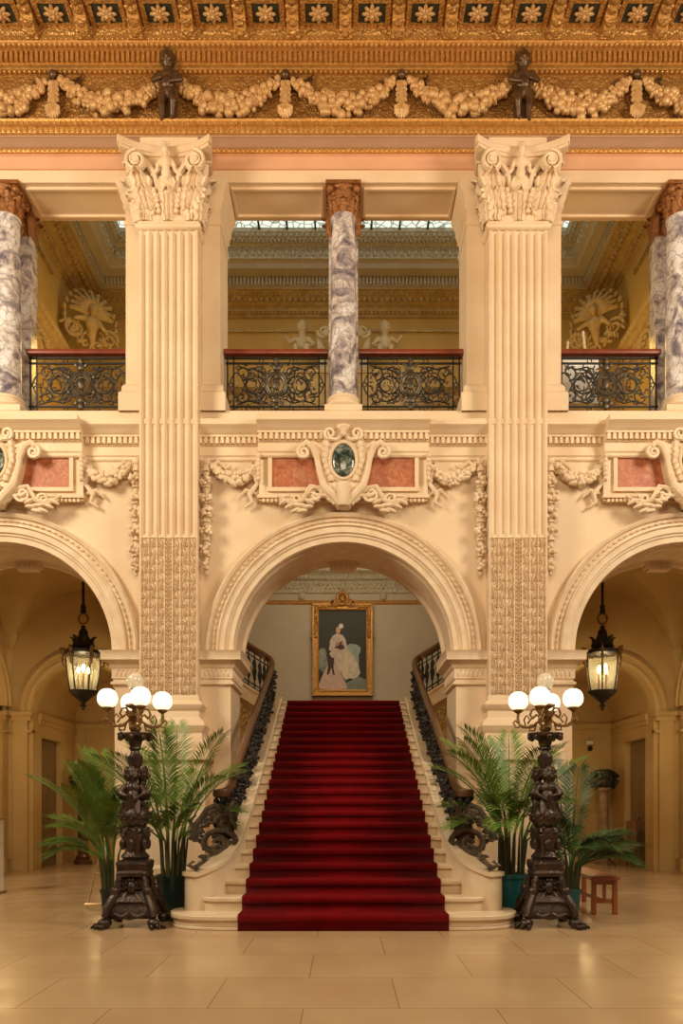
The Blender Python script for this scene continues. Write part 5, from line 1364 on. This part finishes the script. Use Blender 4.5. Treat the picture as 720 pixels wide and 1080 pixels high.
# small brass display stand at left
g = thing('display_stand', 'small brass tripod display stand on the floor behind the left torchere', 'stand', (-3.2, 10.6, 0))
m = MB(); m.tube([(-3.36, 10.45, 0), (-3.20, 10.6, .86)], .013, 6); m.tube([(-3.02, 10.45, 0), (-3.18, 10.6, .86)], .013, 6); m.tube([(-3.18, 10.95, 0), (-3.19, 10.62, .84)], .013, 6)
m.tube([(-3.38, 10.42, .05), (-3.0, 10.42, .05)], .022, 6); m.ball((-3.19, 10.6, .88), .03, 8, 6); m.tube([(-3.28, 10.52, .45), (-3.10, 10.52, .45)], .01, 5)
m.build('tripod_legs', mat('bright_brass', (.75, .52, .24), .3, .5), g)
MB().box(-3.20, -3.13, 10.56, 10.58, .1, .80).build('ivory_panel', WHITE, g)

# acrylic case at the left edge
g = thing('display_case', 'clear acrylic display pedestal at the left edge of the picture', 'display case', (-5.42, 12.0, 0))
MB().box(-5.60, -5.20, 11.85, 12.2, .02, 1.12).build('acrylic_box', ACRYL, g, mods=(('BEVEL', .006),))
MB().box(-5.63, -5.17, 11.82, 12.23, 0, .03).box(-5.61, -5.19, 11.84, 12.21, 1.12, 1.14).build('pedestal_edges', BRASS, g)

# pedestals with ivy in the passages
for sx, nm, pm in ((-1, 'left', WOODB), (1, 'right', PINKM)):
    x = sx*5.80; y = 17.75
    g = thing('plant_pedestal', '%s pedestal standing by the passage wall, seen through the %s arch' % ('dark wooden' if sx < 0 else 'pinkish marble column', nm), 'pedestal', (x, y, 0))
    MB().lathe([(.20, 0), (.20, .08), (.15, .12), (.17, .16), (.12, .22)], x, y, 0, n=20).build('base', pm, g)
    MB().lathe([(.115, .22), (.115, 1.0), (.105, 1.55), (.13, 1.60)], x, y, 0, n=20).build('shaft', pm, g)
    MB().lathe([(.13, 1.60), (.18, 1.66), (.19, 1.70), (.10, 1.70)], x, y, 0, n=20).build('top', pm, g)
    p = thing('trailing_ivy', 'dark trailing ivy plant on the pedestal in the %s passage' % nm, 'potted plant', (x, y, 1.70))
    MB().lathe([(.10, 1.70), (.15, 1.86), (.16, 1.90), (.12, 1.90)], x, y, 0, n=16).build('pot', BROWNB, p)
    m = MB(); rg = random.Random(77+sx)
    for k in range(420):
        a = rg.uniform(0, 2*PI); e = rg.uniform(-.9, 1.3); r = .30*rg.uniform(.6, 1.1)
        zz = 1.92+.17*sin(e)*(1.0 if e > 0 else 2.0); xx = x+r*cos(e)*cos(a); yy = y+min(.2, r)*cos(e)*sin(a)
        b = rg.uniform(0, PI); s_ = .045
        m.add([(xx-s_*cos(b), yy, zz-s_*sin(b)), (xx+s_*.5*sin(b), yy-.03, zz-s_*.5*cos(b)), (xx+s_*cos(b), yy-.02, zz+s_*sin(b)), (xx-s_*.5*sin(b), yy+.02, zz+s_*.5*cos(b))], [(0, 1, 2, 3)])
    m.build('leaves', IVY, p, ang=80)
# dark speaker / box on left pedestal side, chair in the right passage
MB().box(-5.62, -5.50, 17.2, 17.35, .55, .56).build('shelf_plate', IRON) if False else None
g = thing('upholstered_chair', 'dark patterned upholstered chair in the right passage doorway', 'chair', (5.98, 17.1, 0))
CH = mat('brown_floral_upholstery', (.16, .06, .03), .8, var=(.30, .16, .09), vscale=22)
MB().box(5.72, 6.2, 16.85, 17.35, .36, .48).build('seat', CH, g, mods=(('BEVEL', .03),))
MB().box(6.14, 6.22, 16.85, 17.35, .48, .98).build('backrest', CH, g, mods=(('BEVEL', .03),))
for x in (5.76, 6.16):
    for y in (16.9, 17.3): MB().lathe([(.015, 0), (.022, .2), (.028, .36)], x, y, 0, n=8).build('leg', WOODB, g)
g = thing('security_camera', 'small white security camera high on the passage wall, right arch', 'camera', (5.72, 18.5, 2.66))
MB().box(5.64, 5.80, 18.5, 18.58, 2.72, 2.80).build('housing', WHITE, g)
MB().ball((5.72, 18.47, 2.62), .06, 12, 8).build('dome', IRON, g)
